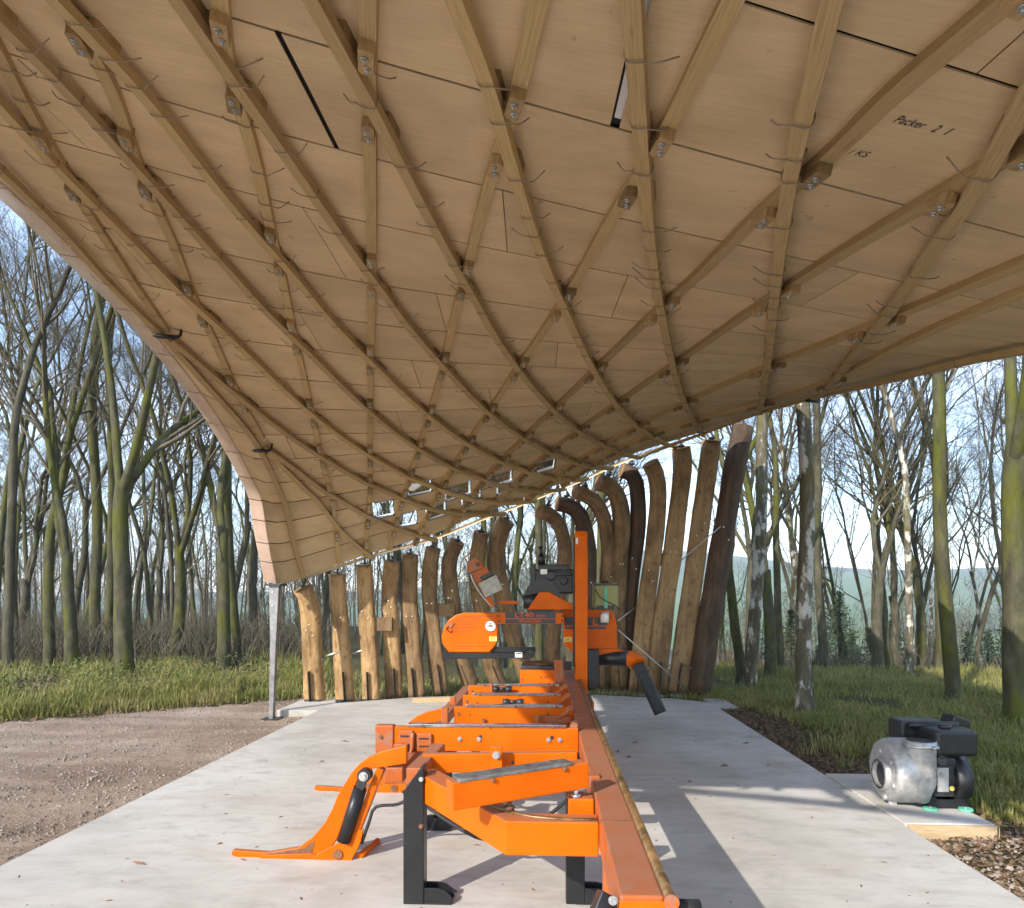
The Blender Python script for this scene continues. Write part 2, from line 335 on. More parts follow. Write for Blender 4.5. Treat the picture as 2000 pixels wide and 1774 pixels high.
def slab_patch(mb,u0,u1,va,vb,nu,nv,o0,o1):
    b0=grid_patch(mb,u0,u1,va,vb,nu,nv,o0); b1=grid_patch(mb,u0,u1,va,vb,nu,nv,o1,True)
    W=nu+1
    rim=[i for i in range(W)]+[j*W+nu for j in range(1,nv+1)]+[nv*W+i for i in range(nu-1,-1,-1)]+[j*W for j in range(nv-1,0,-1)]
    for a,b in zip(rim,rim[1:]+rim[:1]):
        k=len(mb.v); mb.v+=[mb.v[b0+a],mb.v[b1+a],mb.v[b1+b],mb.v[b0+b]]; mb.poly([k,k+1,k+2,k+3],[(0,0)]*4)
skyrow={}
for row,lst in ((.0,((748,981,20),(820,966,25),(894,949,26),(978,931,23),(1061,913,24))),(1.0,((796,1018,19),(852,1003,20),(921,985,19),(992,962,22)))):
    for px,py,hw in lst:
        u,v=pix2uv(px,py); ua=pix2uv(px-hw,py+hw*.22)[0]; ub=pix2uv(px+hw,py-hw*.22)[0]
        k=max(i for i in range(len(vseq)-1) if seam(vseq[i],u)<=v)
        skyrow.setdefault(k,[]).append((ua,ub))
def strip_of(px,py):
    u,v=pix2uv(px,py); return max(i for i in range(len(vseq)-1) if seam(vseq[i],u)<=v),u
KB,UBK=strip_of(598,180); KW,UWH=strip_of(1211,165)
for k in range(len(vseq)-1):
    a_,b_=vseq[k],vseq[k+1]; gap=.0078/VW
    panes=sorted(skyrow.get(k,[]))
    # sheet joints along the strip
    cuts=[0.0]; first=.10+.13*((k*2)%5)/2.0
    c=first
    while c<.97:
        cuts.append(c+rng.uniform(-.02,.02)); c+=.295
    cuts.append(1.0)
    if k==KB: cuts=[0,max(.05,UBK-.28),UBK,UBK+.29,1.0]
    if k==KW: cuts=[0,UWH-.3,UWH,UWH+.29,1.0]
    ivs=[]
    if panes:
        pts=[0.0]
        for (ua,ub) in panes: pts+=[ua,ub]
        pts.append(1.0)
        for i in range(len(pts)-1): ivs.append((pts[i],pts[i+1],i%2==1))
    else: ivs=[(x,y,False) for x,y in zip(cuts,cuts[1:])]
    for (u0,u1,pane) in ivs:
        if u1-u0<.004: continue
        wide0=wide1=.003/UW
        if k==KB and u0==UBK: wide0=.026/UW
        if k==KW and u0==UWH: wide0=.04/UW
        va=lambda u,a_=a_: seam(a_,u); vb=lambda u,b_=b_: seam(b_,u)
        ga=lambda u,a_=a_: seam(a_,u)+(gap if a_>0 else 0); gb=lambda u,b_=b_: seam(b_,u)-(gap if b_<1 else 0)
        nu=max(2,int((u1-u0)/.035)); nv=2 if (b_-a_)>.03 else 1
        if not pane:
            mb=MB(); slab_patch(mb,u0+(wide0 if u0>0 else 0),u1-(wide1 if u1<1 else 0),ga,gb,nu,nv,0.0,.006)
            mb.build('plywood_panel',M['ply'],roof)
            grid_patch(deck,u0,u1,va,vb,nu,nv,.022); grid_patch(cover,u0,u1,va,vb,nu,nv,.05,True)
        else:
            fr=MB(); dv=(b_-a_)
            U0,U1=u0+.003,u1-.003
            def fpt(u,v,o):
                p=roofp(u,v); nn=roofn(u,v); return tuple(p[i]-nn[i]*o for i in range(3))
            ring=[(U0,0),(U1,0),(U1,1),(U0,1)]
            for (p,q) in zip(ring,ring[1:]+ring[:1]):
                A=lambda r,o,s=0.0: fpt(r[0],seam(a_,r[0])*(1-r[1])+seam(b_,r[0])*r[1]+(gap*2 if r[1]==0 else -gap*2),o)
                fr.quadpts([A(p,-.004),A(q,-.004),A(q,.055),A(p,.055)])
                fr.quadpts([A(p,.055),A(q,.055),A(q,-.004),A(p,-.004)])
            f=fr.build('skylight_frame',M['white'],roof)
            pm=MB(); grid_patch(pm,U0+.001,U1-.001,lambda u:seam(a_,u)+gap*2.5,lambda u:seam(b_,u)-gap*2.5,2,1,.02)
            pm.build('pane',None,f)
            SKY.setdefault('p',[]).append(f.children[0] if f.children else None)
mg,n,l,b=nt('clear_polycarbonate'); n.remove(b); tr=n.new('ShaderNodeBsdfTransparent'); tr.inputs[0].default_value=(.92,.95,.96,1); gl=n.new('ShaderNodeBsdfGlossy'); gl.inputs['Roughness'].default_value=.05
lw=n.new('ShaderNodeLayerWeight'); lw.inputs[0].default_value=.25; ms=n.new('ShaderNodeMixShader'); l.new(lw.outputs['Fresnel'],ms.inputs[0]); l.new(tr.outputs[0],ms.inputs[1]); l.new(gl.outputs[0],ms.inputs[2]); l.new(ms.outputs[0],n['Material Output'].inputs[0])
M['clear']=mg
for o in roof.children:
    for ch in o.children:
        if ch.name.startswith('pane'): ch.data.materials.clear(); ch.data.materials.append(mg)
deck.build('roof_membrane',M['membrane'],roof)
M['copper']=simple('copper_sheet',(.74,.50,.38),(.88,.68,.56),2.6,.3,.45,.03,stretch=(1,1,1))
cover.build('copper_covering',M['copper'],roof)
# thin white strip set just above the wide joint
bt=MB(); u=UWH+.024/UW
grid_patch(bt,u-.002,u+.0022,lambda u:seam(vseq[KW],u)+.004,lambda u:seam(vseq[KW+1],u)-.004,1,3,.016); bt.build('joint_strip',M['white'],roof)
# copper fascia along the eaves, each sheet its own piece
def fascia(cfun,v0,v1,outw,h=.07,drop=.015,ww=.09,mat='copper'):
    mb=MB(); n_=8; P=[]
    for i in range(n_+1):
        v=v0+(v1-v0)*i/n_; p=Vector(cfun(v)); P.append(p)
    for i,p in enumerate(P):
        pass
    b=len(mb.v); o=Vector(outw)
    for p in P:
        mb.v+=[tuple(p+o*.002+Vector((0,0,-drop))),tuple(p+o*ww+Vector((0,0,-drop*.2+ww*.12))),tuple(p+o*(ww+.012)+Vector((0,0,h))),tuple(p+Vector((0,0,h+.02)))]
    for i in range(n_):
        for k in range(3): mb.poly([b+i*4+k,b+i*4+k+1,b+(i+1)*4+k+1,b+(i+1)*4+k],None,True)
    mb.build('fascia_sheet',M[mat],roof)
for a,b in zip(vseq,vseq[1:]):
    g=.0006
    fascia(lambda v:roofp(0,v),a+g,b-g,(-1,0,.0),.07,.012,.19)
rs=[i/12 for i in range(13)]
for a,b in zip(rs,rs[1:]): fascia(lambda v:roofp(1,v),a+.0005,b-.0005,(1,0,0),.055,.008,.06)
for a,b in zip(rs,rs[1:]): fascia(lambda u:roofp(u,1),a+.0005,b-.0005,(0,1,0),.03,.001,.008,'ply')
for a,b in zip(rs,rs[1:]): fascia(lambda u:roofp(u,0),a+.0005,b-.0005,(0,-1,0),.06,.01)
# laths
LW,LH=.066,.044
A=[ [(0,308),(120,428),(189,509),(292,616),(340,662),(393,733),(467,811),(511,864),(520,895),(545,963),(567,1043),(590,1122)],
 [(0,178),(122,316),(233,430),(343,549),(402,600),(474,671),(548,746),(641,829),(712,879),(755,902),(793,924),(854,952),(909,971),(947,979),(1002,978),(1045,972)],
 [(0,8),(103,114),(237,268),(276,316),(355,403),(410,470),(505,576),(568,643),(608,679),(657,733),(712,786),(765,833),(827,876),(887,913),(947,935),(1002,952),(1057,957),(1100,950)],
 [(146,0),(300,174),(434,355),(552,493),(639,604),(712,681),(774,746),(833,802),(898,854),(934,875),(980,900),(1035,921),(1071,935),(1112,937),(1145,930)],
 [(379,0),(438,91),(541,245),(647,406),(720,516),(800,628),(860,696),(900,745),(963,808),(1022,850),(1074,883),(1121,902),(1154,909),(1195,908)],
 [(640,0),(732,176),(816,352),(872,460),(935,587),(1016,720),(1082,797),(1131,843),(1201,885),(1250,888)],
 [(916,0),(948,80),(996,256),(1036,404),(1104,592),(1162,717),(1205,790),(1240,836),(1281,864),(1318,866)],
 [(1248,0),(1256,160),(1264,304),(1276,460),(1292,594),(1316,710),(1337,790),(1358,832),(1372,844)],
 [(1628,0),(1580,190),(1553,300),(1533,434),(1515,590),(1498,745),(1484,800)],
 [(2000,185),(1916,343),(1825,466),(1746,592),(1667,687),(1596,766)],
 [(336,652),(408,715),(492,786),(557,839),(622,882),(700,930),(777,968),(837,987),(892,1000),(947,1001),(985,998)],
 [(517,867),(579,910),(638,960),(700,996),(774,1029),(821,1040),(850,1050)],
 [(523,876),(610,966),(660,1034),(728,1086)],
 [(2000,668),(1800,713),(1690,742),(1590,768),(1500,793),(1400,832),(1300,866),(1240,890)] ]
B=[ [(0,95),(60,220),(114,300),(185,438),(253,533),(326,642)],
 [(130,0),(158,51),(221,158),(253,268),(284,355),(331,446),(363,541),(395,616),(421,662),(452,746),(474,792),(512,853)],
 [(434,0),(437,70),(455,160),(483,236),(507,328),(527,430),(550,530),(570,620),(579,681),(598,755),(622,873),(644,972),(660,1043),(661,1100)],
 [(722,0),(722,120),(724,280),(727,440),(727,520),(728,600),(722,681),(722,786),(722,879),(720,941),(718,1012),(712,1084)],
 [(1052,0),(1012,176),(984,260),(960,340),(928,452),(912,540),(889,600),(870,702),(840,798),(818,870),(802,929),(787,969),(768,1028),(761,1072)],
 [(1425,0),(1381,87),(1337,176),(1288,272),(1236,352),(1176,452),(1112,568),(1085,612),(1022,700),(960,794),(921,853),(890,900),(861,953),(840,988),(821,1035),(808,1062)],
 [(1947,0),(1718,193),(1616,308),(1521,371),(1395,505),(1300,592),(1173,710),(1085,797),(1029,850),(985,895),(940,945),(895,1000),(872,1038)],
 [(2000,276),(1916,324),(1647,485),(1537,556),(1403,651),(1320,706),(1204,787),(1131,839),(1075,881),(1030,920),(985,960),(940,1008)],
 [(2000,505),(1754,608),(1655,655),(1509,706),(1341,783),(1240,836),(1173,871),(1120,902),(1070,935),(1025,975)],
 [(2000,564),(1850,625),(1680,712),(1590,756),(1500,785),(1358,818),(1264,850),(1197,878),(1140,912),(1095,945)] ]
def uvline(px,extend=True):
    pts=catmull(px,max(12,len(px)*5)); out=[]; st=None
    for p in pts:
        q=pix2uv(p[0],p[1],st) if st else pix2uv(p[0],p[1]); st=q; out.append(q)
    # light smoothing so a lath bends evenly
    for _ in range(22):
        out=[out[0]]+[tuple(.25*out[i-1][c]+.5*out[i][c]+.25*out[i+1][c] for c in (0,1)) for i in range(1,len(out)-1)]+[out[-1]]
    if extend:
        for end in (0,-1):
            px0,py0=px[end]
            if px0<=4 or px0>=1996 or py0<=4:
                a=out[end]; b_=out[4] if end==0 else out[-5]
                d=(a[0]-b_[0],a[1]-b_[1]); m=math.hypot(*d); d=(d[0]/m*.03,d[1]/m*.03); cur=a
                for _ in range(40):
                    cur=(cur[0]+d[0],cur[1]+d[1])
                    if not(.012<cur[0]<.988 and .012<cur[1]<.99): break
                    if end==0: out.insert(0,cur)
                    else: out.append(cur)
    return out
def off(uv,o):
    p=roofp(*uv); nn=roofn(*uv); return Vector((p[0]+nn[0]*o,p[1]+nn[1]*o,p[2]+nn[2]*o)),Vector(nn)
def lath_obj(uvs,o0,o1,w=LW):
    mb=MB(); ring=[]; Ls=0; prev=None; fr=[off(q,o0) for q in uvs]
    for i,(p,nn) in enumerate(fr):
        d=(fr[min(i+1,len(fr)-1)][0]-fr[max(i-1,0)][0]).normalized(); s=d.cross(nn).normalized(); n2=s.cross(d).normalized()
        if n2.dot(nn)<0: n2=-n2
        if prev is not None: Ls+=(p-prev).length
        prev=p; b=len(mb.v); ring.append((b,Ls)); h=o1-o0
        mb.v+=[tuple(p-s*w/2),tuple(p+s*w/2),tuple(p+s*w/2+n2*h),tuple(p-s*w/2+n2*h)]
    off_=rng.uniform(0,50)
    for (a,la),(b,lb) in zip(ring,ring[1:]):
        for k in range(4):
            k2=(k+1)%4; v0=(0,.4,1,1.4)[k]; v1=(.4,1,1.4,2)[k]
            mb.poly([a+k,b+k,b+k2,a+k2],[(la+off_,v0),(lb+off_,v0),(lb+off_,v1),(la+off_,v1)])
    a=ring[0][0]; mb.poly([a,a+1,a+2,a+3]); a=ring[-1][0]; mb.poly([a+3,a+2,a+1,a])
    return mb.build('lath',M['lath'],roof)
UA=[uvline(q) for q in A]; UB=[uvline(q) for q in B]
for q in UA: lath_obj(q,LH+.001,2*LH)
for q in UB: lath_obj(q,-.002,LH)
# crossings -> packer blocks with bolts
def cross(p,q):
    res=[]
    for i in range(len(p)-1):
        for j in range(len(q)-1):
            a,b,c,d=p[i],p[i+1],q[j],q[j+1]
            r=(b[0]-a[0],b[1]-a[1]); s=(d[0]-c[0],d[1]-c[1]); D=r[0]*s[1]-r[1]*s[0]
            if abs(D)<1e-12: continue
            t=((c[0]-a[0])*s[1]-(c[1]-a[1])*s[0])/D; k=((c[0]-a[0])*r[1]-(c[1]-a[1])*r[0])/D
            if 0<=t<1 and 0<=k<1: res.append((i+t,j+k))
    return res
def walk(uvs,f,dist):
    # point on the uv polyline at metric distance dist from parameter f
    i=int(f); t=f-i; cur=tuple(uvs[i][c]*(1-t)+uvs[min(i+1,len(uvs)-1)][c]*t for c in (0,1)); step=1 if dist>0 else -1
    left=abs(dist); j=i+1 if step>0 else i
    while 0<=j<len(uvs):
        d=(Vector(roofp(*uvs[j]))-Vector(roofp(*cur))).length
        if d>=left and d>1e-9:
            g=left/d; return tuple(cur[c]*(1-g)+uvs[j][c]*g for c in (0,1))
        left-=d; cur=uvs[j]; j+=step
    return None
blk=MB()
Lb=.17
prof=[(-.5,-.5),(.38,-.5),(.47,-.36),(.5,0),(.47,.36),(.38,.5),(-.5,.5)]
blk.prism([(x*Lb,y*LW*.98,0) for x,y in prof],(0,0,LH*1.02)); blk_m=blk.mesh('packer_block',M['block'])
bol=MB(); bol.cyl((0,0,0),(0,0,.006),.0155,12); bol.cyl((0,0,.0055),(0,0,.016),.0075,6); bol_m=bol.mesh('bolt',M['steel'])
def frame(uv,d,o):
    p,nn=off(uv,o); d=(d-nn*d.dot(nn)).normalized(); s=nn.cross(d); return Matrix(((d.x,s.x,nn.x,p.x),(d.y,s.y,nn.y,p.y),(d.z,s.z,nn.z,p.z),(0,0,0,1)))
RI=Matrix.Translation(-roof.location)
def place(name,me,Mx,parent=None,sx=1):
    o=bpy.data.objects.new(name,me); link(o,parent or roof); o.matrix_basis=Matrix() ; 
    return o
nblk=0
for ia,pa in enumerate(UA):
    for ib,pb in enumerate(UB):
        for (fa,fb) in cross(pa,pb):
            for which,uvs,f,o in (('low',pb,fb,LH+.0005),('up',pa,fa,-.0005)):
                i=int(f); d3=(Vector(roofp(*uvs[min(i+1,len(uvs)-1)]))-Vector(roofp(*uvs[i])))
                if d3.length<1e-6: continue
                da=(Vector(roofp(*pa[min(int(fa)+1,len(pa)-1)]))-Vector(roofp(*pa[int(fa)]))); db=(Vector(roofp(*pb[min(int(fb)+1,len(pb)-1)]))-Vector(roofp(*pb[int(fb)])))
                sn=max(.3,(da.normalized().cross(db.normalized())).length)
                gapd=LW/2/sn+Lb/2+ LW/2*abs(da.normalized().dot(db.normalized()))/sn
                for sgn in (-1,1):
                    q=walk(uvs,f,sgn*(gapd+.008))
                    if q is None or not(.01<q[0]<.99 and .01<q[1]<.99): continue
                    if which=='up' and q[1]<.12: continue
                    Mx=frame(q,d3.normalized()*(-sgn),o)
                    ob=bpy.data.objects.new('packer_block' if which=='low' else 'spacer_block',blk_m); link(ob,roof); ob.matrix_basis=RI@Mx; nblk+=1
                    if which=='low':
                        for bx in (-.035,.03):
                            bo=bpy.data.objects.new('bolt',bol_m); link(bo,ob); bo.matrix_basis=Matrix.Translation((bx,.006*(1 if bx>0 else -1),LH*1.02))
# cable ties
tie_ms=[]
for vv in range(5):
    r2=random.Random(20+vv); mb=MB(); w=LW/2+.004; h=LH+.004
    path=[(0,-w,0),(0,-w-.004,h*.6),(.004,-w*.7,h+.004),(0,0,h+.006),(-.003,w*.8,h+.004)]
    tail=[(-.01+r2.uniform(-.02,.02),w+.02,h+.0),(r2.uniform(-.03,.03),w+.055,h-.012),(r2.uniform(-.05,.05),w+.085+r2.uniform(-.01,.03),h-.045+r2.uniform(-.01,.03))]
    mb.tube(catmull(path+tail,14),.0034,4,True); tie_ms.append(mb.mesh('cable_tie',M['tie']))
nt_=0
for fam,o in ((UA,LH),(UB,0.0)):
    for uvs in fam:
        P=[Vector(roofp(*q)) for q in uvs]; s=rng.uniform(.1,.4); acc=0
        for i in range(len(uvs)-1):
            d=(P[i+1]-P[i]); 
            if d.length<1e-6: continue
            acc+=d.length
            if acc>s:
                acc=0; s=rng.choice((.2,.42,.55))*rng.uniform(.85,1.1)
                q=uvs[i]
                if q[1]<.13 or not(.02<q[0]<.98) or q[1]>.93 or nt_>=295: continue
                Mx=frame(q,d.normalized()*(1 if d.y>0 else -1),o)
                ob=bpy.data.objects.new('cable_tie',rng.choice(tie_ms)); link(ob,roof); ob.matrix_basis=RI@Mx@Matrix.Diagonal((1,rng.choice((1,-1,1)),1,1)); nt_+=1
# black eave clamps
for px,py in ((330,640),(511,868),(1588,768)):
    u,v=pix2uv(px,py); p,nn=off((u,v),LH*2); mb=MB()
    mb.cyl(p+Vector((-.09,-.05,-.02)),p+Vector((.07,.02,-.012)),.022,10); mb.cyl(p+Vector((-.12,-.05,-.02)),p+Vector((.1,.03,-.01)),.009,8); mb.tube([p+Vector((.06,.02,-.01)),p+Vector((.1,.05,.02)),p+Vector((.1,.07,.1))],.014,8)
    mb.build('eave_clamp',M['black'],roof)
# pencilled notes on the ply
def note(txt,px,py,px2,py2,h):
    u0,v0=pix2uv(px,py); u1,v1=pix2uv(px2,py2); a,na=off((u0,v0),.0015); b,_=off((u1,v1),.0015)
    cu=bpy.data.curves.new('t','FONT'); cu.body=txt; cu.size=1; cu.shear=.3; to=bpy.data.objects.new('t',cu); col.objects.link(to)
    bpy.context.view_layer.update(); me=bpy.data.meshes.new_from_object(to); wmax=max(v.co.x for v in me.vertices); bpy.data.objects.remove(to)
    ln=(b-a).length; d=(b-a).normalized(); up=d.cross(na); up=-up if up.y>0 else up; s=ln/wmax
    for v in me.vertices: v.co=a+d*(v.co.x*s)+up*(v.co.y*h)-Vector(roof.location)
    me.materials.clear(); me.materials.append(M['navy']); o=bpy.data.objects.new('pencil_note',me); link(o,roof)
note('Packer',1742,238,1802,252,.075)
note('2  1',1815,256,1850,264,.075)
note('/ KS',1655,300,1692,308,.07)
# ---------------------------------------------------------------- ground, slab, track, pads
def sstep(a,b,x):
    t=min(1,max(0,(x-a)/(b-a))); return t*t*(3-2*t)
def vnoise(x,y,s=0):
    return math.sin(x*1.7+s)*math.cos(y*1.3+s*2)+.5*math.sin(x*3.9+y*2.7+s)+.3*math.sin(x*7.1-y*6.3+s*3)
VERGE=[(-40,-14),(-20,2.5),(-12,7.2),(-8.1,9.75),(-5.5,11.5),(-3.9,12.6),(-2.0,13.6),(2.0,14.4)]
def verge_d(x,y):
    # signed distance-like value: >0 beyond the track edge (grass side)
    best=1e9; sg=1
    for (x0,y0),(x1,y1) in zip(VERGE,VERGE[1:]):
        dx,dy=x1-x0,y1-y0; t=min(1,max(0,((x-x0)*dx+(y-y0)*dy)/(dx*dx+dy*dy))); ex,ey=x-x0-t*dx,y-y0-t*dy; d=math.hypot(ex,ey)
        if d<best: best=d; sg=1 if dx*ey-dy*ex>0 else -1
    return best*sg
def gh(x,y):
    z=-.10+.025*vnoise(x*.5,y*.5)
    if x<-2:
        vd=verge_d(x,y); z=-.13+.012*vnoise(x,y)+(.16+.05*vnoise(x*.7,y*.7,2))*sstep(0,1.2,vd)+.12*sstep(1,4,vd)
        f=sstep(-2,-4,x); z=z*f+(-.10)*(1-f)
    r=math.hypot(x,y)
    if x>2.6: z+=.04*sstep(2.7,5,x)*(1+vnoise(x*.6,y*.6,1))+.05*sstep(8,14,y)
    z-=1.6*sstep(17,34,y+ .15*x)*sstep(-16,4,x)*2.2
    z-=30*sstep(30,330,r)
    if -3.45<x<2.67 and .1-2.6<y<11.0: z=min(z,-.14)
    return z
def axis(lo,hi,n0,far):
    a=[lo+(hi-lo)*i/n0 for i in range(n0+1)]
    g=[]; d=(hi-lo)/n0; c=hi
    while c<far: d*=1.28; c+=d; g.append(c)
    h=[]; d=(hi-lo)/n0; c=lo
    while c>-far: d*=1.28; c-=d; h.append(c)
    return h[::-1]+a+g
xs=axis(-14,14,112,1600); ys=axis(-4,20,96,1600)
mb=MB()
for y in ys:
    for x in xs: mb.v.append((x,y,gh(x,y)))
W=len(xs)
for j in range(len(ys)-1):
    for i in range(W-1): mb.poly([j*W+i,j*W+i+1,(j+1)*W+i+1,(j+1)*W+i],None,True)
m,n,l,b=nt('woodland_ground'); v=coords(n,l,'Object'); f=noise(n,l,v,1.3,9,.7); r=ramp(n,[(.3,(.055,.06,.022)),(.5,(.09,.085,.04)),(.7,(.13,.10,.055))]); l.new(f,r.inputs[0])
f2=noise(n,l,v,24,6,.7); r2=ramp(n,[(.35,(.5,.45,.4)),(.65,(1.2,1.15,1.1))]); l.new(f2,r2.inputs[0]); c=mixc(n,l,1.0,r.outputs[0],r2.outputs[0],'MULTIPLY')
l.new(c,b.inputs['Base Color']); b.inputs['Roughness'].default_value=.95; b.inputs['Specular IOR Level'].default_value=.1; bump(n,l,b,f2,.6,.03); M['soil']=m
structure(mb.build('ground',M['soil']))
# dirt track sheet laid just over the ground
mb=MB(); tx=[-30+.35*i for i in range(140)]; ty=[-13+.35*i for i in range(78)]
idx={}
def inroad(x,y): return verge_d(x,y)<.12+.18*vnoise(x*1.3,y*1.3,5)*.5 and (x<-2.5 or (y<-1.5 and x<14))
for j,y in enumerate(ty):
    for i,x in enumerate(tx):
        if inroad(x,y):
            idx[(i,j)]=len(mb.v); mb.v.append((x,y,gh(x,y)+.006+.010*vnoise(x*2.2,y*2.2,3)*.5+.004))
for (i,j) in list(idx):
    if all(k in idx for k in ((i+1,j),(i+1,j+1),(i,j+1))): mb.poly([idx[(i,j)],idx[(i+1,j)],idx[(i+1,j+1)],idx[(i,j+1)]],None,True)
m,n,l,b=nt('dirt_track'); v=coords(n,l,'Object'); f=noise(n,l,v,.8,9,.65,.4); r=ramp(n,[(.3,(.25,.18,.13)),(.52,(.37,.285,.215)),(.72,(.46,.37,.30))]); l.new(f,r.inputs[0])
f2=noise(n,l,v,30,7,.75); r2=ramp(n,[(.3,(.6,.56,.54)),(.55,(1,1,1)),(.75,(1.35,1.33,1.3))]); l.new(f2,r2.inputs[0]); c=mixc(n,l,1.0,r.outputs[0],r2.outputs[0],'MULTIPLY')
vr=coords(n,l,'Object',(.35,3.2,1),(0,0,.55)); f3=noise(n,l,vr,.7,4,.6); r3=ramp(n,[(.4,(.82,.80,.78)),(.6,(1.08,1.07,1.06))]); l.new(f3,r3.inputs[0]); c=mixc(n,l,1.0,c,r3.outputs[0],'MULTIPLY')
l.new(c,b.inputs['Base Color']); b.inputs['Roughness'].default_value=.95; b.inputs['Specular IOR Level'].default_value=.15; bump(n,l,b,f2,.9,.03); M['dirt']=m
structure(mb.build('dirt_track',m))
# concrete floor slab
mb=MB(); edge=[(-3.48,-2.6),(2.70,-2.6),(2.70,11.35),(2.2,11.75),(.9,12.15),(-.6,12.1),(-2.2,11.75),(-3.48,10.95)]
mb.prism([(x,y,0) for x,y in edge],(0,0,-.3)); structure(mb.build('concrete_slab',M['concrete'],None,.012))
for (x0,x1,y0,y1,z,nm) in ((2.702,3.36,5.28,6.75,.012,'blower'),(-4.15,-3.485,10.35,11.45,-.015,'corner'),(2.702,3.05,10.9,11.9,-.012,'rear')):
    mb=MB(); mb.box(x0,x1,y0,y1,z-.32,z); o=mb.build('concrete_pad',M['concrete'],None,.01)
    tag(o,{'blower':'small concrete plinth under the blower engine, beside the slab','corner':'low concrete footing under the first log post by the dirt track','rear':'small concrete footing at the rear right corner of the slab'}[nm],'plinth')
pad=[o for o in bpy.data.objects if o.name=='concrete_pad'][0]; mb=MB(); mb.box(2.72,3.372,5.258,5.278,-.3,.004); mb.box(3.362,3.38,5.258,6.75,-.3,.002)
mb.build('formwork_board',simple('formwork_ply',(.40,.28,.15),(.54,.41,.25),6,.7,stretch=(1,1,5)),pad)
mb=MB(); a=at_z(806,1372,.0); bb=at_z(905,1369,.0); mb.beam(Vector(a)+Vector((0,0,.03)),Vector(bb)+Vector((0,0,.03)),.05,.075); tag(mb.build('timber_board',simple('pale_board',(.42,.28,.14),(.55,.40,.22),10,.7,stretch=(1,8,8)),None,.004),'pale sawn board lying on edge along the foot of the log posts','board')
# ---------------------------------------------------------------- log posts
M['log_pale']=mat_log('peeled_log',(.22,.125,.05),(.40,.255,.115),(.52,.36,.18))
M['log_mid']=mat_log('weathered_log',(.10,.06,.028),(.23,.145,.07),(.34,.23,.12))
M['log_dark']=mat_log('dark_log',(.03,.018,.010),(.085,.05,.028),(.16,.10,.06))
M['sawn']=mat_log('sawn_face',(.20,.12,.05),(.33,.21,.10),(.42,.29,.15))
M['endgrain']=simple('end_grain',(.16,.085,.035),(.30,.17,.075),9,.8)
POSTS=[ # path of the centre line in the photo from foot to head, width, depth at foot/head, finish, flat face?
 ([(615,1370),(611,1290),(609,1240),(606,1195),(599,1165),(590,1148)],37,11.55,11.1,'log_pale',1),
 ([(675,1374),(669,1290),(665,1230),(661,1170),(659,1122)],33,11.55,11.35,'log_pale',1),
 ([(726,1374),(722,1275),(716,1200),(713,1150),(712,1104)],33,11.6,11.45,'log_pale',1),
 ([(771,1364),(766,1260),(761,1185),(762,1140),(766,1097)],32,11.9,11.55,'log_pale',1),
 ([(815,1363),(806,1255),(800,1180),(800,1130),(801,1084)],32,12.0,11.65,'log_mid',1),
 ([(861,1355),(848,1255),(839,1165),(840,1110),(846,1070)],30,12.2,11.75,'log_mid',1),
 ([(925,1348),(903,1287),(886,1190),(877,1120),(881,1085),(894,1058)],30,12.6,11.85,'log_mid',0),
 ([(980,1346),(961,1300),(940,1190),(931,1125),(934,1075),(940,1040)],30,12.8,11.9,'log_mid',0),
 ([(1040,1345),(1013,1275),(994,1210),(973,1125),(970,1075),(980,1032),(990,1016)],33,12.9,12.0,'log_mid',0),
 ([(1080,1344),(1080,1240),(1098,1130),(1103,1075),(1094,1030),(1076,1007),(1054,1000)],27,13.0,12.1,'log_mid',0),
 ([(1142,1344),(1145,1200),(1150,1100),(1146,1050),(1134,1010),(1115,990),(1088,984)],30,13.0,12.15,'log_dark',0),
 ([(1179,1342),(1180,1220),(1187,1130),(1188,1070),(1180,1015),(1164,982),(1145,968),(1124,961)],28,13.0,12.2,'log_mid',0),
 ([(1211,1344),(1205,1200),(1210,1100),(1214,1030),(1210,985),(1196,953),(1170,943)],33,12.9,12.25,'log_mid',0),
 ([(1220,1344),(1224,1223),(1232,1138),(1245,1037),(1246,975),(1238,930),(1214,919)],30,13.05,12.3,'log_dark',0),
 ([(1246,1348),(1255,1240),(1265,1155),(1277,1070),(1285,986),(1283,935),(1270,905)],33,12.7,12.3,'sawn',1),
 ([(1282,1351),(1289,1273),(1300,1172),(1313,1087),(1323,1003),(1333,918),(1330,875)],36,12.6,12.35,'sawn',1),
 ([(1324,1351),(1338,1240),(1353,1138),(1366,1037),(1380,935),(1390,860)],37,12.6,12.35,'sawn',1),
 ([(1366,1355),(1383,1223),(1397,1138),(1414,1037),(1434,918),(1451,834)],42,12.45,12.35,'log_dark',0) ]
ORD=['first','second','third','fourth','fifth','sixth','seventh','eighth','ninth','tenth','eleventh','twelfth','thirteenth','fourteenth','fifteenth','sixteenth','seventeenth','last']
LOOK={'log_pale':'peeled pale','log_mid':'weathered brown','log_dark':'dark barky','sawn':'flat-sawn tan'}
bolt_small=MB(); bolt_small.cyl((0,0,0),(0,-.012,0),.012,10); bs_m=bolt_small.mesh('bolt',M['steel'])
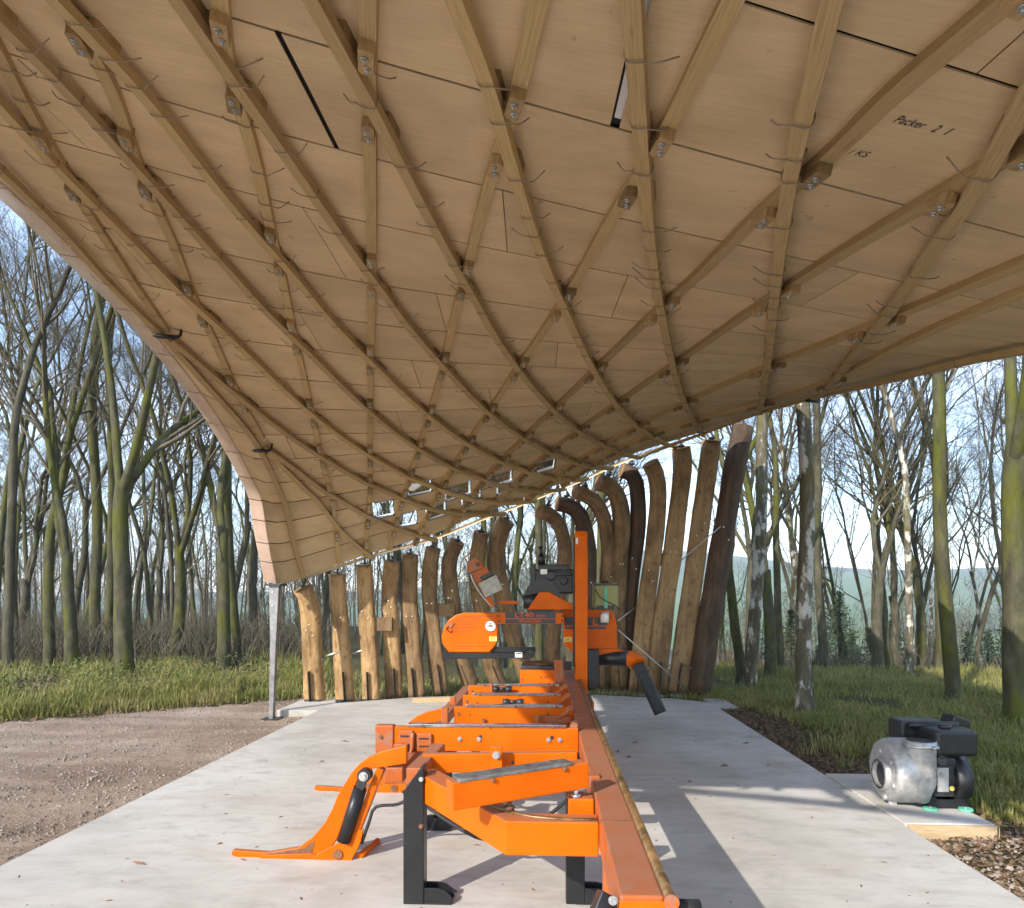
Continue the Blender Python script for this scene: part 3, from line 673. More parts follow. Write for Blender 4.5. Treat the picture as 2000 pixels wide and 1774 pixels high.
for ip,(path,wpx,t0,t1,mt,flat) in enumerate(POSTS):
    rr=random.Random(100+ip); n_=22
    pp=catmull(path,n_); L_=len(pp); P=[]
    for i,(x,y) in enumerate(pp):
        f=i/(n_-1); t=t0+(t1-t0)*f
        if mt!='log_dark' and len(path)>=6 and ip>=9: t-=.22*max(0,(f-.8)/.2)
        P.append(Vector(at_t(x,y,t)))
    base=P[0].copy(); base.z=min(base.z,-.02)
    r0=wpx/2/FPX*t0
    hook=ip in (9,10,11,12,13,14)
    lab=f"{LOOK[mt]} log post, {ORD[ip]} in the row from the steel corner strut"
    if hook: lab=f"{LOOK[mt]} log post hooked over at its head, {ORD[ip]} from the steel corner strut"
    e=thing('log_post',lab,'post',tuple(base),'log posts under the rear eave')
    rad=[r0*(1.10-.14*i/(n_-1))*(1+.025*math.sin(i*.9+ip)+rr.uniform(-.012,.012)) for i in range(n_)]
    mb=MB(); mb.tube(P,rad,16,True,True)
    # knots and hewn wobble on the surface; flat hewn front on some
    cen=[p for p in P for _ in range(16)]
    for k in range(len(mb.v)):
        p=Vector(mb.v[k]); c=cen[k]; d=p-c; a=rr.uniform(-.012,.012)
        d=d*(1+.018*math.sin(p.z*4+ip*3+d.x*20)+a*.7)
        if flat and d.y<0:
            lim=-r0*(.45 if mt=='sawn' else .62); d.y=max(d.y,lim)
        mb.v[k]=tuple(c+d)
    mb.build('log',M[mt],e)
    # end grain disc at the head
    d=(P[-1]-P[-2]).normalized(); eg=MB(); eg.cyl(P[-1]-d*.002,P[-1]+d*.006,rad[-1]*.97,16,None,False); eg.build('cut_end',M['endgrain'],e)
    # foot: kerf, flitch plate and base plate
    up=(P[3]-P[0]).normalized(); pl=MB(); f0=P[0]+Vector((0,-rad[0]*.97,0)); f1=P[0]+up*.62+Vector((0,-rad[3]*(.70 if flat else 1.0),0))
    sd=Vector((1,0,0))
    off_x=.03*(1 if ip%2 else -1)
    pl.box(P[0].x-.006+off_x,P[0].x+.006+off_x,P[0].y-rad[0]*1.04,P[0].y+rad[0]*.6,-.07,.02)
    k0=P[0]+Vector((off_x,0,0)); k1=P[0]+up*.55+Vector((off_x,0,0))
    pl.beam(k0+Vector((0,-rad[0]*.62,0)),k1+Vector((0,-rad[3]*.62,0)),.014,rad[0]*.86,(0,1,0))
    pl.build('flitch_plate',M['darksteel'],e)
    bp=MB(); bp.box(P[0].x-.13,P[0].x+.13,P[0].y-.15,P[0].y+.12,-.13 if P[0].y>11.9 else -.10,.012 if P[0].y<11.7 else -.085); bp.build('base_plate',M['darksteel'],e)
    for (fz,sx) in ((.10,-1),(.10,1),(.66,-.4),(.66,.4),(.685,0)):
        i=int(fz*(n_-1))+(rr.randrange(-1,2) if fz>.5 else 0)
        if fz==.685 and ip%3: continue
        if hook and fz>.6: i=min(n_-1,i-2)
        p=P[i]+Vector((rad[i]*sx*(1.02 if abs(sx)==1 else .8),-rad[i]*(.0 if abs(sx)==1 else (.50 if mt=='sawn' else .66) if flat else .95),0))
        o=bpy.data.objects.new('bolt',bs_m); link(o,e); o.location=p-Vector(e.location)
    # head bracket up to the lath ends
    br=MB(); tp=P[-1] if not hook else P[-2]+Vector((0,0,rad[-1]))
    br.cyl(tp+Vector((0,0,-.05)),tp+Vector((.01,-.02,.10)),.018,8); br.box(tp.x-.05,tp.x+.05,tp.y-.06,tp.y+.05,tp.z-.012+rad[-1]*.2,tp.z+.012+rad[-1]*.2); br.build('head_bracket',M['darksteel'],e)
    if ip in (2,5,14):
        q=P[12]; nx=1; s=MB(); x2=q.x+.42; s.box(q.x+rad[12]*.5,x2,q.y-.02,q.y+.07,q.z-.11,q.z+.12); s.build('spacer_block',M['log_mid'],e,.006)
    if ip in (0,1):
        a=P[8]+Vector((rad[8]*.9,0,0)); s=MB(); s.cyl(a,a+Vector((.40,.05,.13)),.017,8); s.sphere(a+Vector((.0,-.01,-.03)),.028,8,6); s.build('tie_rod',M['steel'],e)
def rod(a,b,r,lab):
    s=MB(); s.cyl(a,b,r,6); tag(s.build('brace_rod',M['steel']),lab,'brace')
rod(at_t(1207,1213,12.2),at_t(1240,1187,12.4),.012,'short steel brace rod rising beside the saw chute')
rod(at_t(1207,1230,12.2),at_t(1350,1354,12.3),.012,'long steel brace rod slanting down across the flat-sawn posts')
rod(at_t(1330,1095,12.2),at_t(1408,1028,12.2),.012,'dark brace rod bolted to the last log post')
# steel corner strut under the low corner of the roof
P0=Vector(at_z(531,1405,-.13)); e=thing('corner_strut','slim galvanised steel strut under the low copper corner of the roof','strut',tuple(P0))
mb=MB(); top=Vector(LE[-1]); mb.prism([tuple(P0+Vector((-.03,-.05,0))),tuple(P0+Vector((.035,-.05,0))),tuple(Vector((top.x+.055,P0.y-.05,1.1))),tuple(Vector((top.x+.10,P0.y-.05,top.z-.03))),tuple(Vector((top.x-.06,P0.y-.05,top.z-.03))),tuple(Vector((top.x-.04,P0.y-.05,1.1)))],(0,.09,0)); mb.build('strut_plate',simple('weathered_zinc',(.16,.16,.165),(.27,.27,.28),9,.5,.6,.05),e,.006)
mb=MB(); mb.box(P0.x-.13,P0.x+.13,P0.y-.12,P0.y+.14,-.16,-.112); mb.build('base_plate',M['darksteel'],e)
mb=MB(); mb.box(top.x-.09,top.x+.14,P0.y-.1,top.y+.08,top.z-.035,top.z-.005); mb.build('top_plate',M['darksteel'],e)
for z in (1.25,1.6,1.8):
    o=bpy.data.objects.new('bolt',bs_m); link(o,e); o.location=Vector((top.x,P0.y-.05,z))-P0
# ---------------------------------------------------------------- portable band sawmill
mill=thing('sawmill','orange portable band sawmill with long bed, standing on the concrete slab','sawmill',(.33,2.2,0))
OR,OW,BK=M['orange'],M['orange_worn'],M['blackpaint']
def xz(px,py,Y): 
    p=at_y(px,py,Y); return (p[0],Y,p[2])
def plate(poly,Y,th): 
    mb=MB(); mb.prism([xz(a,b,Y) for a,b in poly],(0,th,0)); return mb
def lettering(txt,x,y,z,h,w,mat,parent,name='lettering',bold=0.0):
    cu=bpy.data.curves.new('t','FONT'); cu.body=txt; cu.size=1; cu.extrude=0; cu.offset=bold
    to=bpy.data.objects.new('t',cu); col.objects.link(to); bpy.context.view_layer.update(); me=bpy.data.meshes.new_from_object(to); bpy.data.objects.remove(to)
    x0=min(v.co.x for v in me.vertices); x1=max(v.co.x for v in me.vertices); y0=min(v.co.y for v in me.vertices); y1=max(v.co.y for v in me.vertices)
    for v in me.vertices:
        a,b=(v.co.x-x0)/(x1-x0)*w,(v.co.y-y0)/(y1-y0)*h; v.co=Vector((x+a,y,z+b))
    me.materials.clear(); me.materials.append(mat); o=bpy.data.objects.new(name,me); link(o,parent)
    return o
hexb=MB(); hexb.cyl((0,0,0),(0,-.006,0),.017,12); hexb.cyl((0,-.006,0),(0,-.018,0),.0115,6,None,False); hex_m=hexb.mesh('bolt',M['steel'])
hexd=MB(); hexd.cyl((0,0,0),(0,-.003,0),.014,12); hexd.cyl((0,-.002,0),(0,-.012,0),.009,6,None,False); hexd_m=hexd.mesh('bolt',M['rust'])
hole=MB(); hole.cyl((0,0,0),(0,-.0015,0),.014,12); hole_m=hole.mesh('hole',M['black'])
def bolt(p,parent,me=hex_m,s=1,name='bolt'):
    o=bpy.data.objects.new(name,me); link(o,parent); o.scale=(s,s,s); o.location=Vector(p)-(Vector(parent.location) if parent.type=='EMPTY' else Vector((0,0,0))); return o
# main rail and greased track
RX0,RX1=.237,.378; RT=.75; RY0,RY1=2.2,9.25
mb=MB(); mb.box(RX0,RX1,RY0,RY1,RT-.16,RT); rail=mb.build('bed_rail',OW,mill,.008)
mb=MB(); mb.box(RX0-.002,RX1+.002,RY0-.006,RY0-.001,RT-.155,RT-.015); mb.build('end_plate',OR,rail,.002)
mb=MB(); mb.cyl((RX1+.018,RY0-.02,RT-.005),(RX1+.018,RY1,RT-.004),.0195,14); mb.build('track_bar',M['brass'],rail)
mb=MB(); mb.box(RX1-.004,RX1+.012,RY0+.05,RY1,RT-.09,RT-.004); mb.build('track_web',OW,rail)
mb=MB(); mb.cyl((RX1+.018,RY0-.035,RT-.005),(RX1+.018,RY0-.021,RT-.004),.024,16); mb.build('track_stop',OW,rail)
mb=MB(); mb.box(RX0-.005,RX1+.003,2.94,2.948,RT-.01,RT+.0015); mb.build('weld_seam',M['rust'],rail)
mb=MB(); mb.box(RX0-.016,RX0+.05,3.62,3.70,RT-.05,RT+.014); mb.build('rail_bracket',OW,rail,.006)
mb=MB(); mb.box(RX0+.01,RX1-.01,2.9,3.0,.0,RT-.165); mb.build('rail_foot',OW,mill,.005)
for yy in (6.4,8.7):
    mb=MB(); mb.box(RX0+.01,RX1-.01,yy,yy+.1,.0,RT-.165); mb.build('rail_foot',BK,mill,.005)
# second bed beam far side under the bunks
mb=MB(); mb.box(-1.04,-.93,4.4,8.6,.50,.60); mb.build('side_beam',OW,mill,.006)
mb=MB(); mb.box(-.35,-.25,4.5,8.4,.42,.52); mb.build('centre_beam',OR,mill,.006)
# bunks
def bunk(Y,xl,zt,h,name='bunk'):
    mb=MB(); mb.box(xl,RX0-.004,Y,Y+.06,zt-h,zt-.016); o=mb.build(name,OR,mill,.006)
    s=MB(); s.box(xl+.10,RX0-.09,Y-.008,Y+.062,zt-.017,zt+.006); s.build('wear_strip',M['chrome'],o,.004)
    W=RX0-xl
    for f in (.16,.52,.86): bolt((xl+W*f,Y-.008,zt-.008),o,hexd_m,.8)
    return o
b1=bunk(4.9,-1.1,.79,.19); b2=bunk(5.85,-.79,.785,.17); b3=bunk(6.56,-.80,.785,.16); b4=bunk(7.3,-.83,.785,.15)
for f in (-.62,-.48,.02,.10): bolt((f,4.9,.69),b1)
for f in (-.47,.045): bolt((f,4.9,.705),b1,hole_m,1.0,'hole')
for bo,Y,xl in ((b2,5.85,-.79),(b3,6.56,-.80),(b4,7.3,-.83)):
    bolt((xl+.04,Y,.71),bo,hexd_m,1.1); bolt((xl+.14,Y,.70),bo,hole_m,.6,'hole'); bolt((.02,Y,.71),bo,hole_m,.7,'hole'); bolt((xl+.26,Y-.02,.66),bo,hexd_m,1.3)
# slotted end bracket of the first bunk
mb=MB(); mb.box(-1.235,-1.10,4.885,4.965,.585,.785); o=mb.build('end_bracket',OW,mill,.01); bolt((-1.19,4.885,.70),o,hexd_m,1.1)
mb=MB(); mb.box(-1.06,-.955,4.872,4.898,.61,.75); mb.box(-.93,-.82,4.872,4.898,.60,.73); o2=mb.build('slotted_bracket',OW,mill,.008)
sl=MB(); sl.box(-1.045,-.985,4.868,4.873,.705,.717); sl.box(-1.045,-.985,4.868,4.873,.645,.657); sl.box(-.91,-.84,4.868,4.873,.69,.70); sl.box(-.91,-.84,4.868,4.873,.635,.645); sl.build('slot',M['black'],o2)
bolt((-1.03,4.87,.65),o2,hexd_m,1.2)
mb=MB(); mb.box(-1.09,-.985,4.84,4.93,.37,.66); mb.box(-1.16,-1.09,4.84,4.93,.37,.51); mb.build('clamp_body',OW,mill,.008)
mb=MB(); mb.cyl((-1.125,4.88,.51),(-1.125,4.88,.60),.017,10); mb.cyl((-1.125,4.88,.505),(-1.125,4.88,.525),.03,6); mb.build('adjuster_screw',M['rust'],mill); mb=MB(); mb.cyl((-.99,4.85,.25),(-.99,4.85,.40),.013,8); mb.build('adjuster_screw',M['rust'],mill)
mb=MB(); mb.tube(catmull([(-.955,4.86,.74),(-.96,4.85,.62),(-.99,4.84,.54),(-.97,4.85,.46)],10),.014,6); mb.build('lever',OW,mill)
# small brackets, rollers and stops on the bunks
def stub(px,py,Y,w,h,mat,parent,d=.06):
    x,_,z=xz(px,py,Y); m_=MB(); m_.box(x-w/2,x+w/2,Y-d,Y+.0,z-h/2,z+h/2); return m_.build('stop_bracket',mat,parent,.004)
stub(870,1400,5.84,.055,.17,OW,b2); stub(885,1368,6.55,.05,.07,OW,b3); stub(960,1346,7.29,.03,.12,OW,b4); stub(1072,1345,7.29,.03,.12,OW,b4)
for px,py,Y,par in ((982,1345,7.27,b4),(1003,1370,6.52,b3)):
    x,_,z=xz(px,py,Y); r_=MB(); r_.cyl((x-.10,Y-.05,z),(x-.04,Y-.05,z),.032,12); r_.cyl((x-.04,Y-.05,z),(x+.03,Y-.05,z),.020,10); r_.cyl((x+.03,Y-.05,z),(x+.10,Y-.05,z),.032,12); r_.build('roller',M['darksteel'],par)
for Y,py in ((7.2,1350),(6.5,1370),(5.75,1395),(4.98,1425)):
    z=.77; c=MB(); c.tube(catmull([(.10,Y-.02,.70),(.17,Y-.02,.74),(.205,Y-.02,.80)],8),.018,8); c.cyl((.205,Y-.06,.79),(.205,Y+.02,.79),.024,10); c.build('side_stop',OW,mill)
x,_,z=xz(1055,1405,5.78); c=MB(); c.cyl((x-.02,5.7,z-.06),(x-.02,5.7,z+.04),.022,8); c.box(x-.03,x+.26,5.72,5.78,z-.02,z+.035); c.build('turner_arm',OW,mill,.006)
# mechanism between the bunks
for (x,y,s) in ((-.75,5.2,.10),(-.15,5.3,.12),(-.5,5.9,.1)): mb=MB(); mb.prism([(x-s,y,.42),(x+s,y,.42),(x+s*.4,y,.60),(x-s*.6,y,.60)],(0,.05,0)); mb.build('gusset',OW,mill,.004)
for (x,y) in ((-.02,5.25),(-.55,5.35),(.12,5.6)):
    c=MB(); c.cyl((x,y,.30),(x,y,.60),.035,12); c.cyl((x,y,.58),(x,y,.64),.02,10); c.build('lift_cylinder',M['darksteel'],mill)
for k,(a,b_,c_) in enumerate((((-.9,5.1,.35),(-.4,5.25,.22),(.1,5.3,.40)),((-.7,5.4,.3),(-.2,5.2,.18),(.15,5.1,.42)),((-.95,4.5,.42),(-.3,4.2,.20),(.2,4.4,.45)))):
    h=MB(); h.tube(catmull([a,b_,c_],12),.012,6); h.build('hydraulic_hose',M['rubber'],mill)
# front chevron frame
def bar(pts,w,h,ztop,mat,name,bev=.006,parent=mill):
    mb=MB(); L_=[];R_=[]
    P=[Vector((x,y,0)) for x,y in pts]
    for i,p in enumerate(P):
        d1=(P[i]-P[i-1]).normalized() if i>0 else None; d2=(P[i+1]-P[i]).normalized() if i<len(P)-1 else None
        d=((d1 or d2)+(d2 or d1)).normalized(); nrm=Vector((-d.y,d.x,0)); k=1/max(.4,nrm.dot(Vector((-(d1 or d2).y,(d1 or d2).x,0)))); L_.append(p+nrm*w/2*k); R_.append(p-nrm*w/2*k)
    poly=[(q.x,q.y,ztop) for q in L_]+[(q.x,q.y,ztop) for q in R_[::-1]]
    mb.prism(poly,(0,0,-h)); return mb.build(name,mat,parent,bev)
bar([(-.70,3.93),(-.145,3.10),(RX0-.002,3.10)],.125,.152,.708,OR,'front_frame')
gr=MB(); gr.tube(catmull([(-.42,3.50,.7105),(-.27,3.27,.7105),(-.10,3.12,.7105),(.06,3.075,.7105),(.225,3.07,.7105)],16),.009,6); gr.build('pivot_track',M['brass'],mill)
# pivoting ramp arm with wear strip
a=Vector((-.43,3.03,.825)); b_=Vector((.19,3.36,.845)); mb=MB(); mb.beam(a,b_,.085,.125); arm=mb.build('ramp_arm',OR,mill,.006)
d=(b_-a).normalized(); mb=MB(); mb.beam(a+d*.03+Vector((0,0,.068)),b_-d*.09+Vector((0,0,.068)),.092,.018); mb.build('wear_strip',M['scuffed'],arm,.004)
nrm=Vector((d.y,-d.x,0))
for f in (.27,.80): bolt(tuple(a+(b_-a)*f+nrm*.047+Vector((0,0,.052))),arm,hexd_m,.9)
for f in (.42,.93):
    p=a+(b_-a)*f; c=MB(); c.cyl(p+Vector((0,0,-.125)),p+Vector((0,0,-.055)),.012,8); c.cyl(p+Vector((0,0,-.112)),p+Vector((0,0,-.095)),.024,6); c.build('jack_bolt',M['rust'] if f<.9 else M['steel'],arm)
mb=MB(); mb.beam((-.78,4.32,.655),(.2,4.40,.66),.06,.12); cb=mb.build('cross_beam',OR,mill,.006)
mb=MB(); mb.box(-.345,-.27,4.235,4.27,.60,.78); mb.build('lug_plate',OR,cb,.005); bolt((-.307,4.232,.73),cb,hex_m,1.5)
for f in (-.21,-.06): bolt((f,4.33,.66),cb,hole_m,.6,'hole')
mb=MB(); mb.box(.11,.232,3.30,3.42,.50,.735); mb.build('hinge_block',OR,mill,.006)
bar([(-.78,4.0),(-.74,4.7)],.09,.10,.70,OW,'side_brace')
# legs
def leg(x,y,w,z1,foot,slant=0):
    mb=MB()
    if slant: mb.prism([(x-w/2,y-w/2,0),(x+w/2,y-w/2,0),(x+w/2,y-w/2,z1),(x+w/2-.02,y-w/2,z1),(x-w/2,y-w/2,z1-slant)],(0,w,0))
    else: mb.box(x-w/2,x+w/2,y-w/2,y+w/2,0,z1)
    o=mb.build('support_leg',BK,mill,.006)
    f=MB(); pr=[(0,0),(.085*1.9,0),(.15,.045),(.115,.075),(.07,.085),(0,.085)]
    f.prism([(x+foot*(w/2+a_*1.0),y-.05,b__+.004) for a_,b__ in pr],(0,.012,0)); f.prism([(x+foot*(w/2+a_),y+.04,b__+.004) for a_,b__ in pr],(0,.012,0)); f.box(min(x,x+foot*.21),max(x,x+foot*.21),y-.055,y+.055,0,.010); f.build('foot',BK,o,.003)
    return o
l1=leg(-.735,3.82,.115,.76,1,.13); bolt((-.69,3.755,.70),l1,hex_m,.8); bolt((-.69,3.755,.44),l1,hexd_m,1)
leg(.165,3.86,.105,.60,1); leg(-.745,5.02,.10,.50,-1)
# near-end kick bracket and roller
mb=MB(); mb.beam((.215,2.32,.70),(.06,2.18,.40),.075,.07,(0,1,0)); kb=mb.build('end_bracket',BK,mill,.006); bolt((.215,2.20,.735),kb,hex_m,.9); bolt((.235,2.25,.80-.13),kb,hex_m,.9)
mb=MB(); mb.cyl((.415,2.24,.675),(.50,2.24,.675),.048,18); mb.build('end_roller',M['rubber'],mill)
# log loading arms
def loader(Y,dx=0):
    S=4.42; e=None
    def q(px,py): 
        p=xz(px,py,S); return (p[0]+dx,Y,p[2])
    outer=[(795,1455),(770,1461),(745,1467),(722,1477),(703,1491),(688,1508),(676,1528),(661,1552),(651,1578),(636,1606),(612,1634),(585,1654),(525,1664),(470,1660),(456,1659),(454,1668),(476,1677),(500,1684),(612,1685),(643,1664),(658,1640),(670,1614),(681,1582),(690,1548),(699,1524),(712,1508),(732,1500),(760,1496),(795,1490)]
    mb=MB(); mb.prism([q(a,b) for a,b in outer],(0,.045,0)); o=mb.build('loader_arm',OR,mill,.006)
    t=MB(); t.prism([q(a,b) for a,b in ((612,1685),(622,1664),(655,1648),(700,1618),(713,1617),(708,1640),(686,1684))],(0,-.022,0)); t.build('toe_plate',OR,o,.004)
    t=MB(); t.prism([q(a,b) for a,b in ((497,1684),(517,1666),(610,1664),(622,1668),(612,1685))],(0,-.018,0)); t.build('toe_bar',OR,o,.004)
    t=MB(); t.prism([q(a,b) for a,b in ((520,1666),(560,1660),(595,1655),(617,1640),(612,1663))],(0,-.003,0)); t.build('scuffed_toe',M['rust'],o)
    t=MB(); ce=q(664,1664); t.cyl((ce[0],Y-.022,ce[2]),(ce[0],Y-.032,ce[2]),.032,10); t.build('pivot_boss',M['rust'],o)
    t=MB(); t.beam(Vector(q(690,1640))+Vector((0,.02,0)),Vector(q(745,1500))+Vector((0,.02,0)),.05,.075,(0,1,0)); t.build('lift_lever',OR,o,.006)
    a,b=Vector(q(675,1638))+Vector((0,-.03,0)),Vector(q(708,1535))+Vector((0,-.03,0)); t=MB(); t.cyl(a,b,.045,16); c=t.build('lift_ram',M['blackpaint'],o)
    t=MB(); h=Vector(q(717,1510))+Vector((0,-.03,0)); t.beam(b-(b-a).normalized()*.02,h,.05,.06,(0,1,0)); t.cyl(h+Vector((0,-.035,0)),h+Vector((0,.035,0)),.045,14); t.build('ram_eye',M['darksteel'],o)
    bolt((h.x,h.y-.035,h.z),o,hex_m,1.8)
    h=MB(); h.tube(catmull([q(708,1646),q(722,1605),q(735,1575),q(775,1570),q(800,1560)],14),.011,6); h.build('hydraulic_hose',M['rubber'],o)
    t=MB(); p=q(702,1672); t.cyl((p[0],Y+.02,p[2]),(p[0]+.05,Y+.30,p[2]-.0),.022,10); t.build('cross_pin',OR,o)
loader(4.40); loader(5.95,.02)
# tool box at the far end of the bed
Y=8.25; x0,_,z1=xz(1016,1308,Y); x1,_,z0=xz(1084,1340,Y); mb=MB(); mb.box(x0,x1,Y,Y+.42,.3,z1); tb=mb.build('bed_box',OR,mill,.008)
mb=MB(); mb.prism([(x0+.0+.42*f,Y-.01,z) for f,z in ((0,z1+.002),(1,z1+.002),(.98,z1+.045),(.04,z1+.055))],(0,.44,0)); mb.build('lid',M['darksteel'],tb,.01)
mb=MB(); cx=(x0+x1)/2; mb.tube([(cx,Y+.2,z1+.04),(cx,Y+.2,z1+.075),(cx,Y+.2,z1+.085)],[.19,.18,.12],20); mb.build('sawdust_heap',M['rust'],tb)
for f in (.06,.6,.72,.8): bolt((x0+(x1-x0)*f,Y,z1-.12 if f<.5 else z1-.09),tb,hole_m,.7,'hole')
mb=MB(); mb.box(.10,.20,Y-.3,Y-.25,.72,.99); mb.box(.12,.30,Y-.28,Y-.02,.86,.93); mb.build('mast_bracket',OW,mill,.006)
# carriage mast
Y=8.02; mx0=xz(1123,1200,Y)[0]; mx1=xz(1148,1200,Y)[0]; zt=xz(1130,1046,Y)[2]
mb=MB(); mb.box(mx0,mx1,Y,Y+.15,.36,zt); mast=mb.build('mast',OR,mill,.01)
cxm=(mx0+mx1)/2
mb=MB(); mb.box(mx0-.006,mx1+.006,Y-.006,Y+.156,zt-.015,zt+.055); mb.build('mast_cap',OR,mast,.035)
mb=MB(); mb.box(mx0-.02,mx0-.003,Y+.02,Y+.14,.9,zt-.02); mb.box(mx1+.002,mx1+.022,Y-.012,Y+.05,zt-.14,zt-.03); mb.build('mast_guide',BK,mast,.004)
mb=MB(); mb.box(mx0+.01,mx0+.035,Y-.0025,Y-.001,zt-.10,zt-.03); mb.build('white_tag',M['white'],mast)
# saw head
Y=8.12
left=[(1+0,0)]
cov=[(972,1197),(905,1197),(890,1201),(876,1211),(867,1225),(862,1243),(863,1255),(868,1264),(877,1275),(956,1275),(967,1262),(972,1253)]
lc=plate(cov,Y,.16).build('blade_cover',OR,mill,.018)
bm=plate([(966,1197),(1102,1197),(1102,1219),(966,1219)],Y+.006,.12).build('head_beam',OR,mill,.008)
dr=plate([(1100,1191),(1194,1191),(1201,1204),(1205,1222),(1206,1275),(1130,1275),(1118,1275),(1101,1258)],Y+.16,.16).build('drive_cover',OR,mill,.014)
nm=plate([(987,1196.5),(1085,1196.5),(1085,1208),(987,1208)],Y+.0045,.001).build('name_plate',M['navy'],bm)
nm2=plate([(987,1209.5),(1085,1209.5),(1085,1218),(987,1218)],Y+.0045,.001).build('name_plate',M['navy'],bm)
a=xz(1006,1205.8,Y); b2_=xz(1042,1196.8,Y); lettering('LT40',a[0],Y+.003,a[2],b2_[2]-a[2],b2_[0]-a[0],OR,bm,'lettering',.015)
a=xz(1047,1205.5,Y); b2_=xz(1066,1199.5,Y); lettering('series',a[0],Y+.003,a[2],b2_[2]-a[2],b2_[0]-a[0],OR,bm)
a=xz(1013,1216.5,Y); b2_=xz(1057,1210,Y); lettering('Wood-Mizer',a[0],Y+.003,a[2],b2_[2]-a[2],b2_[0]-a[0],OR,bm,'lettering',.01)
np_=plate([(1103,1206),(1188,1206),(1186,1222),(1103,1222)],Y+.158,.001).build('name_plate',M['navy'],dr)
plate([(1103,1224),(1184,1224),(1184,1229),(1103,1229)],Y+.158,.001).build('name_plate',M['navy'],dr)
a=xz(1158,1221.5,Y+.16); b2_=xz(1168,1207.5,Y+.16); lettering('L',a[0],Y+.156,a[2],b2_[2]-a[2],b2_[0]-a[0],OR,dr,'lettering',.02)
# cover prints and stickers
rp=random.Random(5)
for k,(py,x0_,x1_) in enumerate(((1205,898,962),(1209,890,940),(1213,890,935),(1217,888,940),(1221,888,930),(1226,888,943),(1231,888,925),(1235,888,920),(1263,888,953),(1268,888,920))):
    a=xz(x0_,py,Y); b2_=xz(x1_,py-2.0,Y)
    t=MB(); x=a[0]
    while x<b2_[0]-.01:
        w_=rp.uniform(.008,.028); t.quadpts([(x,Y-.0025,a[2]),(x+w_,Y-.0025,a[2]),(x+w_,Y-.0025,a[2]+.0065),(x,Y-.0025,a[2]+.0065)]); x+=w_+.006
    t.build('printed_line',M['print'],lc)
for px in (900,914,934,949):
    a=xz(px,1256,Y); t=MB(); t.cyl((a[0],Y-.001,a[2]),(a[0],Y-.003,a[2]),.007,8); t.build('print_mark',M['print'],lc)
a=xz(958,1223,Y); t=MB(); t.cyl((a[0],Y-.001,a[2]),(a[0],Y-.003,a[2]),.071,28); t.build('sticker_rim',M['print'],lc); t=MB(); t.cyl((a[0],Y-.003,a[2]),(a[0],Y-.005,a[2]),.062,28); st=t.build('round_sticker',M['pink'],lc)
t=MB(); t.box(a[0]-.025,a[0]+.025,Y-.0068,Y-.0058,a[2]-.008,a[2]+.010); t.prism([(a[0]-.012,Y-.006,a[2]+.022),(a[0]+.012,Y-.006,a[2]+.022),(a[0],Y-.006,a[2]+.045)],(0,-.001,0)); t.build('sticker_mark',M['navy'],st)
for (px,py,par,yy) in ((963,1248,lc,Y),(1109,1249,dr,Y+.16)):
    a=xz(px,py,yy); t=MB(); t.box(a[0]-.045,a[0]+.045,yy-.004,yy-.002,a[2]-.027,a[2]+.027); s_=t.build('warning_sticker',M['yellow'],par)
    t=MB(); 
    for k in range(3): t.box(a[0]-.035,a[0]+.03,yy-.006,yy-.0045,a[2]+.012-k*.014,a[2]+.018-k*.014)
    t.build('sticker_print',M['print'],s_)
a=xz(881,1221,Y); t=MB(); t.beam((a[0]-.02,Y-.008,a[2]-.03),(a[0]+.025,Y-.008,a[2]+.035),.045,.012,(0,1,0)); t.build('latch',OW,lc,.003)
a=xz(877,1228,Y); t=MB(); t.tube(catmull([(a[0],Y-.012,a[2]+.03),(a[0]-.03,Y-.012,a[2]),(a[0]+.02,Y-.012,a[2]-.045),(a[0]+.04,Y-.012,a[2]-.02)],10),.006,6); t.build('latch_hook',M['darksteel'],lc)
for px,py in ((974,1203),(975,1213),(1099,1203),(1098,1212)):
    a=xz(px,py,Y); t=MB(); t.cyl((a[0],Y-.004,a[2]),(a[0],Y+.01,a[2]),.013,8); t.build('hinge',M['darksteel'],bm)
# blade guide arm
gb=plate([(865,1276),(1030,1276),(1030,1286),(865,1288)],Y-.02,.09).build('blade_guide',BK,mill,.006)
plate([(958,1264),(1046,1264),(1046,1275),(958,1275)],Y+.05,.05).build('guide_rail',BK,gb,.004)
a=xz(1036,1277,Y); t=MB(); t.cyl((a[0],Y-.03,a[2]),(a[0],Y+.06,a[2]),.052,16); t.cyl((a[0]+.01,Y-.05,a[2]+.02),(a[0]+.01,Y-.03,a[2]+.02),.022,10); t.build('guide_roller',M['darksteel'],gb)
a=xz(1013,1279,Y); t=MB(); t.box(a[0]-.042,a[0]+.042,Y-.0235,Y-.0215,a[2]-.03,a[2]+.03); s_=t.build('warning_sticker',M['white'],gb); t=MB(); t.box(a[0]-.033,a[0]+.033,Y-.026,Y-.024,a[2]+.008,a[2]+.022); t.build('sticker_print',M['navy'],s_)
